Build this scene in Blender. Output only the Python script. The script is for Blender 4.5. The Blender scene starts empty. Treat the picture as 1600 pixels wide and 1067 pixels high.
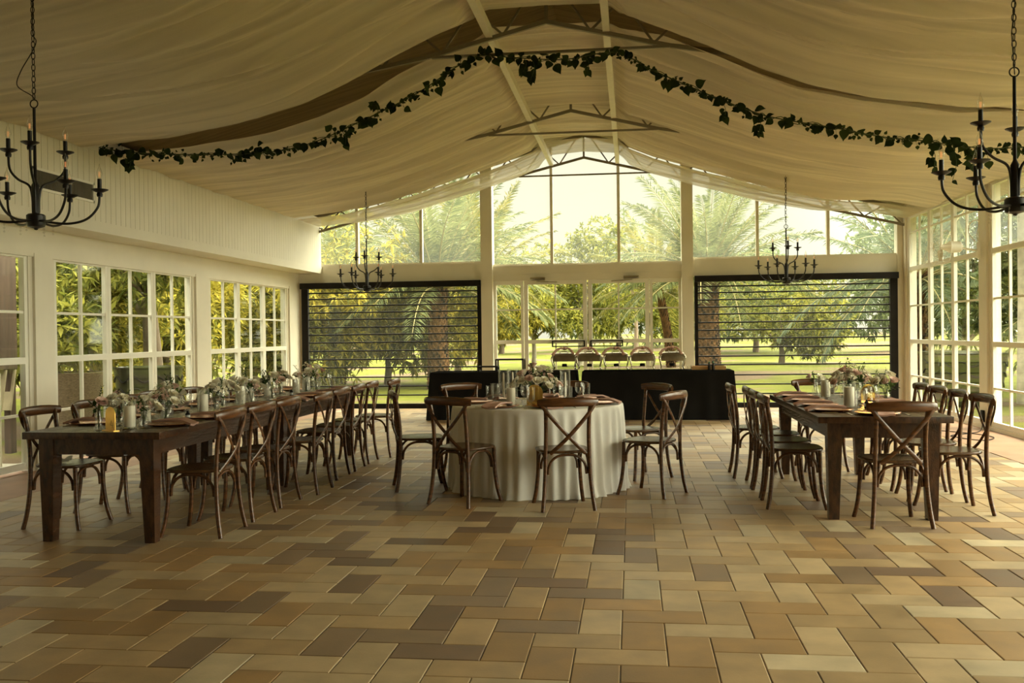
import bpy, bmesh, math, random
from mathutils import Vector, Matrix
PI = math.pi
random.seed(7)
scene = bpy.context.scene
COL = scene.collection

# ------------------------------------------------------------------ camera
cam_data = bpy.data.cameras.new('camera')
cam_data.sensor_width = 36.0
cam_data.lens = 1500.0 / 1600.0 * 36.0
cam_data.clip_end = 500
cam = bpy.data.objects.new('camera', cam_data)
COL.objects.link(cam)
def camera_axes(yaw, pitch, roll):
    fw = Vector((-math.sin(yaw) * math.cos(pitch), math.cos(yaw) * math.cos(pitch), math.sin(pitch)))
    rt = Vector((math.cos(yaw), math.sin(yaw), 0))
    up = rt.cross(fw)
    c, s = math.cos(roll), math.sin(roll)
    return rt * c + up * s, -rt * s + up * c, fw
rt, up, fw = camera_axes(0.124214, -0.00913, -0.012456)
cam.matrix_world = Matrix(((rt.x, up.x, -fw.x, 0), (rt.y, up.y, -fw.y, 0), (rt.z, up.z, -fw.z, 1.4), (0, 0, 0, 1)))
scene.camera = cam

# ------------------------------------------------------------------ sky
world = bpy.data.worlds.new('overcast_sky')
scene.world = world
world.use_nodes = True
wt = world.node_tree
wt.nodes.clear()
def wn(kind, **kw):
    n = wt.nodes.new(kind)
    for k, v in kw.items():
        setattr(n, k, v)
    return n
w_out = wn('ShaderNodeOutputWorld')
w_bg = wn('ShaderNodeBackground')
w_tc = wn('ShaderNodeTexCoord')
w_nm = wn('ShaderNodeVectorMath', operation='NORMALIZE')
w_sep = wn('ShaderNodeSeparateXYZ')
wt.links.new(w_tc.outputs['Generated'], w_nm.inputs[0])
wt.links.new(w_nm.outputs[0], w_sep.inputs[0])
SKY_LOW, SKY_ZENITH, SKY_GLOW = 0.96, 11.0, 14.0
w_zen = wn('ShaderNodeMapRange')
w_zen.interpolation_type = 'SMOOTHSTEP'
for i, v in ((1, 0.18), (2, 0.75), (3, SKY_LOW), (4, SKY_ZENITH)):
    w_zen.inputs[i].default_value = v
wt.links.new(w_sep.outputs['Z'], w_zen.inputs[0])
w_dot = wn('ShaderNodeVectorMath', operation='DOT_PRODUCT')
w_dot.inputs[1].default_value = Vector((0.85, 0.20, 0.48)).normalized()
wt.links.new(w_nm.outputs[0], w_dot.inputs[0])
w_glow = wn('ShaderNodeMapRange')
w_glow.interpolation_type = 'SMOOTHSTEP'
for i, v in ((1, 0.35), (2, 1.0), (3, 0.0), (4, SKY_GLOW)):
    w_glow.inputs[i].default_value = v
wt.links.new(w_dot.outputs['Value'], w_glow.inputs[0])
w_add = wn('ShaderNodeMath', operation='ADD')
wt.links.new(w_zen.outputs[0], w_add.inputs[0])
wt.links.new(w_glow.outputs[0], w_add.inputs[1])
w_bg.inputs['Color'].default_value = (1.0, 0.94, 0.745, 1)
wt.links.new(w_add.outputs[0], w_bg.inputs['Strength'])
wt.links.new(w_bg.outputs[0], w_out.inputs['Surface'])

# ------------------------------------------------------------------ picture settings
vs = scene.view_settings
vs.view_transform = 'Standard'
vs.look = 'None'
vs.gamma = 1.0
vs.use_curve_mapping = False
vs.exposure = 0.08
scene.cycles.max_bounces = 12
scene.cycles.diffuse_bounces = 6
scene.cycles.glossy_bounces = 3
scene.cycles.transmission_bounces = 6
scene.cycles.transparent_max_bounces = 48
scene.cycles.caustics_reflective = False
scene.cycles.caustics_refractive = False
scene.cycles.sample_clamp_indirect = 6.0
scene.cycles.use_denoising = True

def portal(loc, rot, sx, sy):
    d = bpy.data.lights.new('window_portal', 'AREA')
    d.shape = 'RECTANGLE'; d.size = sx; d.size_y = sy
    d.cycles.is_portal = True
    o = bpy.data.objects.new('window_portal', d)
    COL.objects.link(o)
    o.location = loc; o.rotation_euler = rot
portal((4.95, 9.6, 1.7), (0, PI / 2, 0), 3.4, 15.8)
portal((-6.45, 11.5, 1.2), (0, -PI / 2, 0), 2.3, 12.0)
portal((-0.7, 18.05, 2.4), (-PI / 2, 0, 0), 11.2, 4.8)

# ------------------------------------------------------------------ materials
MATS = {}
def material(name):
    m = bpy.data.materials.new(name)
    m.use_nodes = True
    m.node_tree.nodes.clear()
    MATS[name] = m
    return m, m.node_tree.nodes, m.node_tree.links
def lk(L, a, b):
    L.new(a, b)
def solid(name, col, rough=0.6, metal=0.0, var=0.12, scale=6.0, stretch=(1, 1, 1), bump=0.0, bump_scale=None, spec=0.4, col2=None, detail=4.0, coat=0.0):
    """Principled surface whose colour wanders by noise between col and col2 (or a darker col)."""
    m, N, L = material(name)
    out = N.new('ShaderNodeOutputMaterial')
    p = N.new('ShaderNodeBsdfPrincipled')
    tc = N.new('ShaderNodeTexCoord')
    mp = N.new('ShaderNodeMapping')
    mp.inputs['Scale'].default_value = stretch
    nz = N.new('ShaderNodeTexNoise')
    nz.inputs['Scale'].default_value = scale
    nz.inputs['Detail'].default_value = detail
    ramp = N.new('ShaderNodeValToRGB')
    c2 = col2 or tuple(c * (1 - var) for c in col)
    c1 = col if col2 else tuple(min(1, c * (1 + var)) for c in col)
    ramp.color_ramp.elements[0].position = 0.32
    ramp.color_ramp.elements[1].position = 0.68
    ramp.color_ramp.elements[0].color = (*c2, 1)
    ramp.color_ramp.elements[1].color = (*c1, 1)
    lk(L, tc.outputs['Object'], mp.inputs['Vector'])
    lk(L, mp.outputs[0], nz.inputs['Vector'])
    lk(L, nz.outputs['Fac'], ramp.inputs[0])
    lk(L, ramp.outputs[0], p.inputs['Base Color'])
    p.inputs['Roughness'].default_value = rough
    p.inputs['Metallic'].default_value = metal
    p.inputs['Specular IOR Level'].default_value = spec
    p.inputs['Coat Weight'].default_value = coat
    if bump:
        nb = N.new('ShaderNodeTexNoise')
        nb.inputs['Scale'].default_value = bump_scale or scale * 4
        nb.inputs['Detail'].default_value = 3
        lk(L, mp.outputs[0], nb.inputs['Vector'])
        b = N.new('ShaderNodeBump')
        b.inputs['Strength'].default_value = bump
        b.inputs['Distance'].default_value = 0.01
        lk(L, nb.outputs['Fac'], b.inputs['Height'])
        lk(L, b.outputs[0], p.inputs['Normal'])
    lk(L, p.outputs[0], out.inputs[0])
    return m
def leafy(name, col, col2, scale=1.5, trans=0.45, rough=0.75):
    m, N, L = material(name)
    out = N.new('ShaderNodeOutputMaterial')
    geo = N.new('ShaderNodeNewGeometry')
    tc = N.new('ShaderNodeTexCoord')
    nz = N.new('ShaderNodeTexNoise')
    nz.inputs['Scale'].default_value = scale
    nz.inputs['Detail'].default_value = 1
    ramp = N.new('ShaderNodeValToRGB')
    ramp.color_ramp.elements[0].position = 0.25
    ramp.color_ramp.elements[1].position = 0.75
    ramp.color_ramp.elements[0].color = (*col, 1)
    ramp.color_ramp.elements[1].color = (*col2, 1)
    mx = N.new('ShaderNodeMath'); mx.operation = 'ADD'
    m2 = N.new('ShaderNodeMath'); m2.operation = 'MULTIPLY_ADD'
    m2.inputs[1].default_value = 0.7; m2.inputs[2].default_value = -0.35
    lk(L, geo.outputs['Random Per Island'], m2.inputs[0])
    lk(L, tc.outputs['Object'], nz.inputs['Vector'])
    lk(L, nz.outputs['Fac'], mx.inputs[0])
    lk(L, m2.outputs[0], mx.inputs[1])
    lk(L, mx.outputs[0], ramp.inputs[0])
    d = N.new('ShaderNodeBsdfPrincipled')
    d.inputs['Roughness'].default_value = rough
    d.inputs['Specular IOR Level'].default_value = 0.12
    t = N.new('ShaderNodeBsdfTranslucent')
    lk(L, ramp.outputs[0], d.inputs['Base Color'])
    lk(L, ramp.outputs[0], t.inputs['Color'])
    s = N.new('ShaderNodeMixShader'); s.inputs[0].default_value = trans
    lk(L, d.outputs[0], s.inputs[1]); lk(L, t.outputs[0], s.inputs[2])
    lk(L, s.outputs[0], out.inputs[0])
    return m
def pane(name, tint=(0.97, 0.99, 0.96), milk=0.0, milk_col=(0.8, 0.85, 0.75), gloss=1.0, edge=0.0):
    m, N, L = material(name)
    out = N.new('ShaderNodeOutputMaterial')
    tr = N.new('ShaderNodeBsdfTransparent'); tr.inputs[0].default_value = (*tint, 1)
    gl = N.new('ShaderNodeBsdfGlossy'); gl.inputs['Roughness'].default_value = 0.03
    fr = N.new('ShaderNodeLayerWeight')
    pw = N.new('ShaderNodeMath'); pw.operation = 'POWER'; pw.inputs[1].default_value = 5.0
    lk(L, fr.outputs['Facing'], pw.inputs[0])
    mu = N.new('ShaderNodeMath'); mu.operation = 'MULTIPLY_ADD'
    mu.inputs[1].default_value = 0.5 * gloss; mu.inputs[2].default_value = 0.02 * gloss
    lk(L, pw.outputs[0], mu.inputs[0])
    mix = N.new('ShaderNodeMixShader')
    lk(L, mu.outputs[0], mix.inputs[0]); lk(L, tr.outputs[0], mix.inputs[1]); lk(L, gl.outputs[0], mix.inputs[2])
    res = mix
    if edge:
        lw = N.new('ShaderNodeLayerWeight'); lw.inputs['Blend'].default_value = 0.3
        df = N.new('ShaderNodeBsdfDiffuse'); df.inputs[0].default_value = (0.75, 0.76, 0.68, 1)
        me = N.new('ShaderNodeMath'); me.operation = 'MULTIPLY'; me.inputs[1].default_value = edge
        lk(L, lw.outputs['Facing'], me.inputs[0])
        m3 = N.new('ShaderNodeMixShader')
        lk(L, me.outputs[0], m3.inputs[0]); lk(L, res.outputs[0], m3.inputs[1]); lk(L, df.outputs[0], m3.inputs[2])
        res = m3
    if milk:
        nz = N.new('ShaderNodeTexNoise'); nz.inputs['Scale'].default_value = 1.3; nz.inputs['Detail'].default_value = 3
        tc = N.new('ShaderNodeTexCoord'); lk(L, tc.outputs['Object'], nz.inputs['Vector'])
        mr = N.new('ShaderNodeMapRange')
        mr.inputs[3].default_value = milk * 0.75; mr.inputs[4].default_value = milk * 1.25
        lk(L, nz.outputs['Fac'], mr.inputs[0])
        td = N.new('ShaderNodeBsdfTranslucent'); td.inputs[0].default_value = (*milk_col, 1)
        m2 = N.new('ShaderNodeMixShader')
        lk(L, mr.outputs[0], m2.inputs[0]); lk(L, res.outputs[0], m2.inputs[1]); lk(L, td.outputs[0], m2.inputs[2])
        res = m2
    lk(L, res.outputs[0], out.inputs[0])
    return m
def cloth(name, col, trans=0.3, clear=0.0, weave=220.0, var=0.06, bump=0.15, streak=(1, 1, 1)):
    m, N, L = material(name)
    out = N.new('ShaderNodeOutputMaterial')
    tc = N.new('ShaderNodeTexCoord')
    nz = N.new('ShaderNodeTexNoise'); nz.inputs['Scale'].default_value = 2.2; nz.inputs['Detail'].default_value = 5
    mp = N.new('ShaderNodeMapping'); mp.inputs['Scale'].default_value = streak
    lk(L, tc.outputs['Object'], mp.inputs['Vector']); lk(L, mp.outputs[0], nz.inputs['Vector'])
    ramp = N.new('ShaderNodeValToRGB')
    ramp.color_ramp.elements[0].position = 0.3; ramp.color_ramp.elements[1].position = 0.7
    ramp.color_ramp.elements[0].color = (*[c * (1 - var) for c in col], 1)
    ramp.color_ramp.elements[1].color = (*[min(1, c * (1 + var)) for c in col], 1)
    lk(L, nz.outputs['Fac'], ramp.inputs[0])
    wv = N.new('ShaderNodeTexNoise'); wv.inputs['Scale'].default_value = weave
    lk(L, tc.outputs['Object'], wv.inputs['Vector'])
    b = N.new('ShaderNodeBump'); b.inputs['Strength'].default_value = bump; b.inputs['Distance'].default_value = 0.004
    lk(L, wv.outputs['Fac'], b.inputs['Height'])
    d = N.new('ShaderNodeBsdfDiffuse'); t = N.new('ShaderNodeBsdfTranslucent')
    for n in (d, t):
        lk(L, ramp.outputs[0], n.inputs['Color']); lk(L, b.outputs[0], n.inputs['Normal'])
    s = N.new('ShaderNodeMixShader'); s.inputs[0].default_value = trans
    lk(L, d.outputs[0], s.inputs[1]); lk(L, t.outputs[0], s.inputs[2])
    res = s
    if clear:
        tr = N.new('ShaderNodeBsdfTransparent'); tr.inputs[0].default_value = (1, 0.97, 0.9, 1)
        s2 = N.new('ShaderNodeMixShader'); s2.inputs[0].default_value = clear
        lk(L, s.outputs[0], s2.inputs[1]); lk(L, tr.outputs[0], s2.inputs[2])
        res = s2
    lk(L, res.outputs[0], out.inputs[0])
    return m
def emitter(name, col, strength):
    m, N, L = material(name)
    out = N.new('ShaderNodeOutputMaterial'); e = N.new('ShaderNodeEmission')
    e.inputs[0].default_value = (*col, 1); e.inputs[1].default_value = strength
    lk(L, e.outputs[0], out.inputs[0])
    return m

M_WHITE = solid('cream_paint', (0.74, 0.70, 0.58), 0.5, var=0.04, scale=2.0)
M_FRAME = solid('white_window_paint', (0.80, 0.78, 0.68), 0.4, var=0.03, scale=3.0)
M_STEEL = solid('cream_steel', (0.72, 0.68, 0.56), 0.5, var=0.05)
M_TRUSS = solid('grey_steel', (0.20, 0.17, 0.12), 0.55, var=0.06)
M_ROOF = solid('brown_roof_boards', (0.44, 0.36, 0.235), 0.7, var=0.2, scale=2.0, stretch=(0.4, 9, 1))
M_BLACK = solid('black_powder_coat', (0.014, 0.012, 0.011), 0.6, var=0.2, spec=0.15)
M_CHAND = solid('blackened_iron', (0.014, 0.012, 0.011), 0.4, metal=0.3, var=0.2)
M_CHAIR = solid('fruitwood_stain', (0.125, 0.050, 0.016), 0.27, var=0.35, scale=9, stretch=(1, 1, 6), col2=(0.050, 0.021, 0.008), bump=0.1, spec=0.5)
M_SEAT = solid('fruitwood_seat', (0.105, 0.050, 0.019), 0.24, scale=8, stretch=(6, 1, 1), col2=(0.055, 0.026, 0.011), bump=0.08, spec=0.5)
M_TABLE = solid('dark_farm_table_wood', (0.070, 0.028, 0.011), 0.27, scale=5, stretch=(7, 0.6, 3), col2=(0.026, 0.012, 0.006), bump=0.25, bump_scale=20, spec=0.5)
M_LINEN = cloth('ivory_linen', (0.84, 0.82, 0.76), 0.12, 0.0)
M_DRAPE = cloth('sheer_ceiling_voile', (0.80, 0.74, 0.61), 0.18, 0.04, 90, 0.16, 0.2, (.12, 5, .3))
M_SHEER = cloth('sheer_gable_voile', (0.82, 0.77, 0.62), 0.55, 0.20, 90, 0.10, 0.2, (.12, 5, .3))
M_BLACKCLOTH = cloth('black_polyester', (0.013, 0.012, 0.011), 0.05, 0, 150, 0.2)
M_NAPKIN = cloth('dusty_rose_napkin', (0.56, 0.36, 0.29), 0.1, 0, 200, 0.1)
M_COPPER = solid('copper_charger', (0.60, 0.27, 0.14), 0.22, metal=0.85, var=0.1, scale=30)
M_SILVER = solid('polished_steel', (0.62, 0.58, 0.48), 0.16, metal=1.0, var=0.08, scale=12)
M_CHAFER = solid('brushed_chafer_steel', (0.30, 0.26, 0.19), 0.3, metal=0.9, var=0.1, scale=12)
M_MIRROR = solid('polished_gold_mirror', (0.80, 0.50, 0.14), 0.08, metal=1.0, var=0.05, scale=10)
M_GOLD = solid('gold_mirror', (0.78, 0.46, 0.10), 0.3, metal=0.55, var=0.05, scale=10)
M_WAX = solid('ivory_wax', (0.80, 0.75, 0.62), 0.45, var=0.03)
M_GLASS = pane('window_glass')
M_HAZY = pane('hazy_upper_glass', (0.97, 0.99, 0.96), 0.03, (0.90, 0.97, 0.84))
M_CLEARPVC = pane('clear_shutter_sheet', (0.96, 0.97, 0.94), 0.006, (0.8, 0.85, 0.7))
M_WARE = pane('table_glass', (0.985, 0.985, 0.975), 0, gloss=1.6, edge=0.16)
M_BULB = pane('bulb_glass', (0.97, 0.95, 0.9), 0, gloss=1.5, edge=0.55)
M_FILAMENT = emitter('bulb_filament', (1.0, 0.40, 0.14), 1.2)
M_IVY = leafy('dark_ivy_leaf', (0.012, 0.022, 0.006), (0.035, 0.055, 0.014), 8, 0.25)
M_STEM = solid('green_stem', (0.05, 0.07, 0.02), 0.6)
M_PETAL_W = leafy('cream_petal', (0.72, 0.66, 0.48), (0.90, 0.87, 0.74), 20, 0.3)
M_PETAL_P = leafy('blush_petal', (0.60, 0.40, 0.32), (0.78, 0.58, 0.48), 20, 0.3)
M_GREEN = leafy('bouquet_leaf', (0.018, 0.04, 0.008), (0.08, 0.13, 0.03), 10, 0.3)
M_WOODTRAY = solid('pale_wood', (0.42, 0.24, 0.09), 0.5, scale=6, stretch=(1, 8, 1))
M_PAPER = solid('white_paper', (0.55, 0.56, 0.52), 0.7, var=0.15, scale=12)
M_INK = solid('dark_ink', (0.05, 0.045, 0.04), 0.7)
M_GREENCAP = solid('green_cap', (0.02, 0.12, 0.05), 0.4)
M_BAND = solid('terracotta_floor_band', (0.30, 0.17, 0.10), 0.6, scale=3, var=0.15, bump=0.1)
M_LAWN = None

# ------------------------------------------------------------------ mesh helpers
class MB:
    def __init__(self):
        self.v = []; self.f = []
    def add(self, vs, fs):
        b = len(self.v)
        self.v.extend(tuple(p) for p in vs)
        self.f.extend(tuple(b + i for i in q) for q in fs)
        return self
    def box(self, x0, x1, y0, y1, z0, z1):
        return self.add([(x0, y0, z0), (x1, y0, z0), (x1, y1, z0), (x0, y1, z0), (x0, y0, z1), (x1, y0, z1), (x1, y1, z1), (x0, y1, z1)],
                        [(0, 3, 2, 1), (4, 5, 6, 7), (0, 1, 5, 4), (1, 2, 6, 5), (2, 3, 7, 6), (3, 0, 4, 7)])
    def rbox(self, x0, x1, y0, y1, z0, z1, r=0.004):
        """box with chamfered edges"""
        bm = bmesh.new()
        bmesh.ops.create_cube(bm, size=1)
        for v in bm.verts:
            v.co = Vector((x0 + (v.co.x + .5) * (x1 - x0), y0 + (v.co.y + .5) * (y1 - y0), z0 + (v.co.z + .5) * (z1 - z0)))
        bmesh.ops.bevel(bm, geom=bm.edges[:], offset=r, segments=2, affect='EDGES', profile=0.6)
        bm.verts.index_update()
        self.add([v.co for v in bm.verts], [[v.index for v in f.verts] for f in bm.faces])
        bm.free()
        return self
    def bar(self, p, q, w, h, up=(0, 0, 1)):
        """rectangular bar from p to q"""
        p = Vector(p); q = Vector(q); t = (q - p).normalized(); u = Vector(up)
        if abs(t.dot(u)) > 0.98: u = Vector((0, 1, 0))
        s = t.cross(u).normalized(); u = s.cross(t)
        vs = [a + s * (i * w / 2) + u * (j * h / 2) for a in (p, q) for i, j in ((-1, -1), (1, -1), (1, 1), (-1, 1))]
        return self.add(vs, [(0, 3, 2, 1), (4, 5, 6, 7), (0, 1, 5, 4), (1, 2, 6, 5), (2, 3, 7, 6), (3, 0, 4, 7)])
    def tube(self, pts, r, n=8, ry=None, up=(0, 0, 1), cap=True, closed=False):
        """sweep of an ellipse; r and ry may be lists (r across, ry along up)"""
        pts = [Vector(p) for p in pts]; m = len(pts)
        R = r if isinstance(r, (list, tuple)) else [r] * m
        Q = (ry if isinstance(ry, (list, tuple)) else [ry] * m) if ry is not None else R
        vs, fs, prev = [], [], None
        for i, p in enumerate(pts):
            a = pts[(i - 1) % m] if closed or i else p
            b = pts[(i + 1) % m] if closed or i < m - 1 else p
            t = (b - a).normalized()
            if prev is None:
                u = Vector(up)
                if abs(u.dot(t)) > 0.95: u = Vector((0, 1, 0)) if abs(t.y) < 0.9 else Vector((1, 0, 0))
            else:
                u = prev
            s = t.cross(u).normalized(); u = s.cross(t).normalized(); prev = u
            for k in range(n):
                c = 2 * PI * k / n
                vs.append(p + s * (R[i] * math.cos(c)) + u * (Q[i] * math.sin(c)))
        seg = m if closed else m - 1
        for i in range(seg):
            for k in range(n):
                a0 = i * n + k; a1 = i * n + (k + 1) % n; j = ((i + 1) % m) * n
                fs.append((a0, a1, j + (k + 1) % n, j + k))
        if cap and not closed:
            fs.append(tuple(range(n - 1, -1, -1))); fs.append(tuple((m - 1) * n + k for k in range(n)))
        return self.add(vs, fs)
    def lathe(self, prof, n=16, c=(0, 0, 0), cap0=True, cap1=True):
        vs, fs = [], []
        for r, z in prof:
            for k in range(n):
                a = 2 * PI * k / n
                vs.append((c[0] + r * math.cos(a), c[1] + r * math.sin(a), c[2] + z))
        for i in range(len(prof) - 1):
            for k in range(n):
                fs.append((i * n + k, i * n + (k + 1) % n, (i + 1) * n + (k + 1) % n, (i + 1) * n + k))
        if cap0 and prof[0][0] > 1e-5: fs.append(tuple(range(n - 1, -1, -1)))
        if cap1 and prof[-1][0] > 1e-5: fs.append(tuple((len(prof) - 1) * n + k for k in range(n)))
        return self.add(vs, fs)
    def grid(self, nx, ny, fn, closed_u=False):
        vs = [fn(i / (nx - (0 if closed_u else 1)), j / (ny - 1)) for j in range(ny) for i in range(nx)]
        fs = []
        for j in range(ny - 1):
            for i in range(nx if closed_u else nx - 1):
                i2 = (i + 1) % nx
                fs.append((j * nx + i, j * nx + i2, (j + 1) * nx + i2, (j + 1) * nx + i))
        return self.add(vs, fs)
    def xform(self, mat, start=0):
        for i in range(start, len(self.v)):
            self.v[i] = tuple(mat @ Vector(self.v[i]))
        return self
    def mesh(self, name, mat, smooth=35):
        me = bpy.data.meshes.new(name)
        me.from_pydata(self.v, [], self.f)
        me.validate(clean_customdata=False)
        me.materials.append(mat)
        if smooth:
            me.polygons.foreach_set('use_smooth', [True] * len(me.polygons))
            if smooth < 180: me.set_sharp_from_angle(angle=math.radians(smooth))
        me.update()
        return me
    def build(self, name, mat, parent=None, smooth=35, loc=None, rot=None):
        o = bpy.data.objects.new(name, self.mesh(name, mat, smooth))
        COL.objects.link(o)
        if parent is not None: o.parent = parent
        if loc is not None: o.location = loc
        if rot is not None: o.rotation_euler = rot
        return o
def spline(pts, n=6):
    """Catmull-Rom through pts"""
    P = [Vector(p) for p in pts]; P = [P[0] * 2 - P[1]] + P + [P[-1] * 2 - P[-2]]
    out = []
    for i in range(1, len(P) - 2):
        for k in range(n):
            t = k / n
            a, b, c, d = P[i - 1:i + 3]
            out.append(0.5 * ((2 * b) + (c - a) * t + (2 * a - 5 * b + 4 * c - d) * t * t + (3 * b - a - 3 * c + d) * t ** 3))
    out.append(P[-2])
    return out
def lerp(a, b, t): return a + (b - a) * t
def table_lookup(tab, x):
    if x <= tab[0][0]: return tab[0][1]
    for (a, va), (b, vb) in zip(tab, tab[1:]):
        if x <= b: return va + (vb - va) * (x - a) / (b - a)
    return tab[-1][1]
def tag(o, label, cat, group=None):
    o['label'] = label; o['category'] = cat
    if group: o['group'] = group
    return o
def thing(name, label, cat, loc=(0, 0, 0), rz=0.0, group=None):
    o = bpy.data.objects.new(name, None); COL.objects.link(o)
    o.empty_display_size = 0.1
    o.location = loc; o.rotation_euler = (0, 0, rz)
    return tag(o, label, cat, group)
def struct(o):
    o['kind'] = 'structure'; return o
def sempty(name, loc=(0, 0, 0)):
    o = bpy.data.objects.new(name, None); COL.objects.link(o); o.location = loc
    o.empty_display_size = 0.1
    return struct(o)
KIDS = {}
def copy_tree(o, parent=None):
    c = o.copy(); COL.objects.link(c)
    if parent is not None: c.parent = parent
    for ch in list(o.children): copy_tree(ch, c)
    return c
class Proto:
    """the first placement uses the model itself, later ones are copies of it and its parts"""
    def __init__(self, root): self.root = root; self.used = False
    def place(self, loc, rz, label, group=None, cat=None, scale=1.0):
        o = self.root if not self.used else copy_tree(self.root)
        self.used = True
        o.location = loc; o.rotation_euler = (0, 0, rz); o.scale = (scale,) * 3
        o['label'] = label
        if group: o['group'] = group
        if cat: o['category'] = cat
        return o
ORD = ['nearest', 'second', 'third', 'fourth', 'fifth', 'sixth', 'seventh', 'eighth', 'ninth', 'tenth', 'eleventh', 'twelfth', 'thirteenth', 'fourteenth']
def nth(i, n, what, near='the near end'):
    if i == 0: return '%s nearest the front of the room' % what
    if i == n - 1: return 'farthest %s from the front of the room' % what
    return '%s %s from the front of the room' % (ORD[i], what)

# ------------------------------------------------------------------ room dimensions
XL, XS, XR, YB, Y0 = -6.3, -5.85, 4.8, 17.7, -4.5
RIDGE = -0.835
def chord(x): return 4.567 - 0.245 * abs(x - RIDGE)
def roofz(x): return 5.06 - 0.27 * abs(x - RIDGE)

# ------------------------------------------------------------------ floor: axis-aligned herringbone of 0.2 x 0.4 tiles
def build_floor():
    w, g, ch, x_lo, x_hi = 0.2, 0.0035, 0.004, -5.42, 3.95
    ox, oy = -0.263 % w, 5.244 % w
    pal = [((0.355, 0.245, 0.122), 32), ((0.41, 0.305, 0.170), 18), ((0.315, 0.195, 0.082), 22), ((0.215, 0.145, 0.085), 11), ((0.165, 0.105, 0.062), 8), ((0.455, 0.37, 0.23), 8)]
    bag = [c for c, k in pal for _ in range(k)]
    rnd = random.Random(11)
    V, Fc, colors = [], [], []
    i0, i1 = int((x_lo - ox) / w) - 3, int((x_hi - ox) / w) + 3
    j0, j1 = int((Y0 - oy) / w) - 3, int((YB + 0.2 - oy) / w) + 3
    kx, ky = round((-0.263 - ox) / w), round((5.244 - oy) / w)
    for i in range(i0, i1):
        for j in range(j0, j1):
            k = (i - kx + j - ky + 2) % 4
            if k == 0: dims = (2, 1)
            elif k == 2: dims = (1, 2)
            else: continue
            x0, y0 = ox + i * w + g / 2, oy + j * w + g / 2
            x1, y1 = x0 + dims[0] * w - g, y0 + dims[1] * w - g
            x0, x1 = max(x0, x_lo), min(x1, x_hi); y0, y1 = max(y0, Y0), min(y1, YB + 0.15)
            if x1 - x0 < 0.02 or y1 - y0 < 0.02: continue
            dz = rnd.uniform(-0.0012, 0)
            c = rnd.choice(bag); s = rnd.uniform(0.86, 1.12)
            c = tuple(q * s for q in c)
            b = len(V)
            V += [(x0, y0, -0.008), (x1, y0, -0.008), (x1, y1, -0.008), (x0, y1, -0.008),
                  (x0, y0, dz - ch * .7), (x1, y0, dz - ch * .7), (x1, y1, dz - ch * .7), (x0, y1, dz - ch * .7),
                  (x0 + ch, y0 + ch, dz), (x1 - ch, y0 + ch, dz), (x1 - ch, y1 - ch, dz), (x0 + ch, y1 - ch, dz)]
            q = [(8, 9, 10, 11)]
            for lo, hi in ((0, 4), (4, 8)):
                for e in range(4):
                    q.append((lo + e, lo + (e + 1) % 4, hi + (e + 1) % 4, hi + e))
            Fc += [tuple(b + t for t in f) for f in q]
            colors += [c] * len(q)
    b = len(V)
    V += [(x_lo, Y0, -0.007), (x_hi, Y0, -0.007), (x_hi, YB + .15, -0.007), (x_lo, YB + .15, -0.007)]
    Fc.append((b, b + 1, b + 2, b + 3)); colors.append((0.07, 0.05, 0.03))
    me = bpy.data.meshes.new('floor')
    me.from_pydata(V, [], Fc)
    at = me.attributes.new('tile', 'FLOAT_COLOR', 'FACE')
    at.data.foreach_set('color', [q for c in colors for q in (*c, 1)])
    m, N, L = material('herringbone_stone_tile')
    out = N.new('ShaderNodeOutputMaterial'); p = N.new('ShaderNodeBsdfPrincipled')
    a = N.new('ShaderNodeAttribute'); a.attribute_name = 'tile'
    tc = N.new('ShaderNodeTexCoord')
    nz = N.new('ShaderNodeTexNoise'); nz.inputs['Scale'].default_value = 5; nz.inputs['Detail'].default_value = 8
    nf = N.new('ShaderNodeTexNoise'); nf.inputs['Scale'].default_value = 90; nf.inputs['Detail'].default_value = 3
    lk(L, tc.outputs['Object'], nz.inputs['Vector']); lk(L, tc.outputs['Object'], nf.inputs['Vector'])
    mr = N.new('ShaderNodeMapRange'); mr.inputs[1].default_value = 0.3; mr.inputs[2].default_value = 0.7
    mr.inputs[3].default_value = 0.80; mr.inputs[4].default_value = 1.16
    lk(L, nz.outputs['Fac'], mr.inputs[0])
    mx = N.new('ShaderNodeVectorMath'); mx.operation = 'SCALE'
    lk(L, a.outputs['Color'], mx.inputs[0]); lk(L, mr.outputs[0], mx.inputs['Scale'])
    lk(L, mx.outputs[0], p.inputs['Base Color'])
    rr = N.new('ShaderNodeMapRange'); rr.inputs[3].default_value = 0.34; rr.inputs[4].default_value = 0.58
    lk(L, nz.outputs['Fac'], rr.inputs[0]); lk(L, rr.outputs[0], p.inputs['Roughness'])
    p.inputs['Specular IOR Level'].default_value = 0.42
    bp = N.new('ShaderNodeBump'); bp.inputs['Strength'].default_value = 0.12; bp.inputs['Distance'].default_value = 0.004
    ad = N.new('ShaderNodeMath'); ad.operation = 'ADD'
    lk(L, nz.outputs['Fac'], ad.inputs[0]); lk(L, nf.outputs['Fac'], ad.inputs[1])
    lk(L, ad.outputs[0], bp.inputs['Height']); lk(L, bp.outputs[0], p.inputs['Normal'])
    lk(L, p.outputs[0], out.inputs[0])
    me.materials.append(m)
    o = bpy.data.objects.new('floor', me); COL.objects.link(o); struct(o)
build_floor()
for n, (a, b) in enumerate(((XL - 0.15, -5.425), (3.955, XR + 0.15))):
    struct(MB().box(a, b, Y0, YB + 0.15, -0.12, -0.001).build('trim_%d' % (n + 1), M_BAND, smooth=0))

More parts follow.
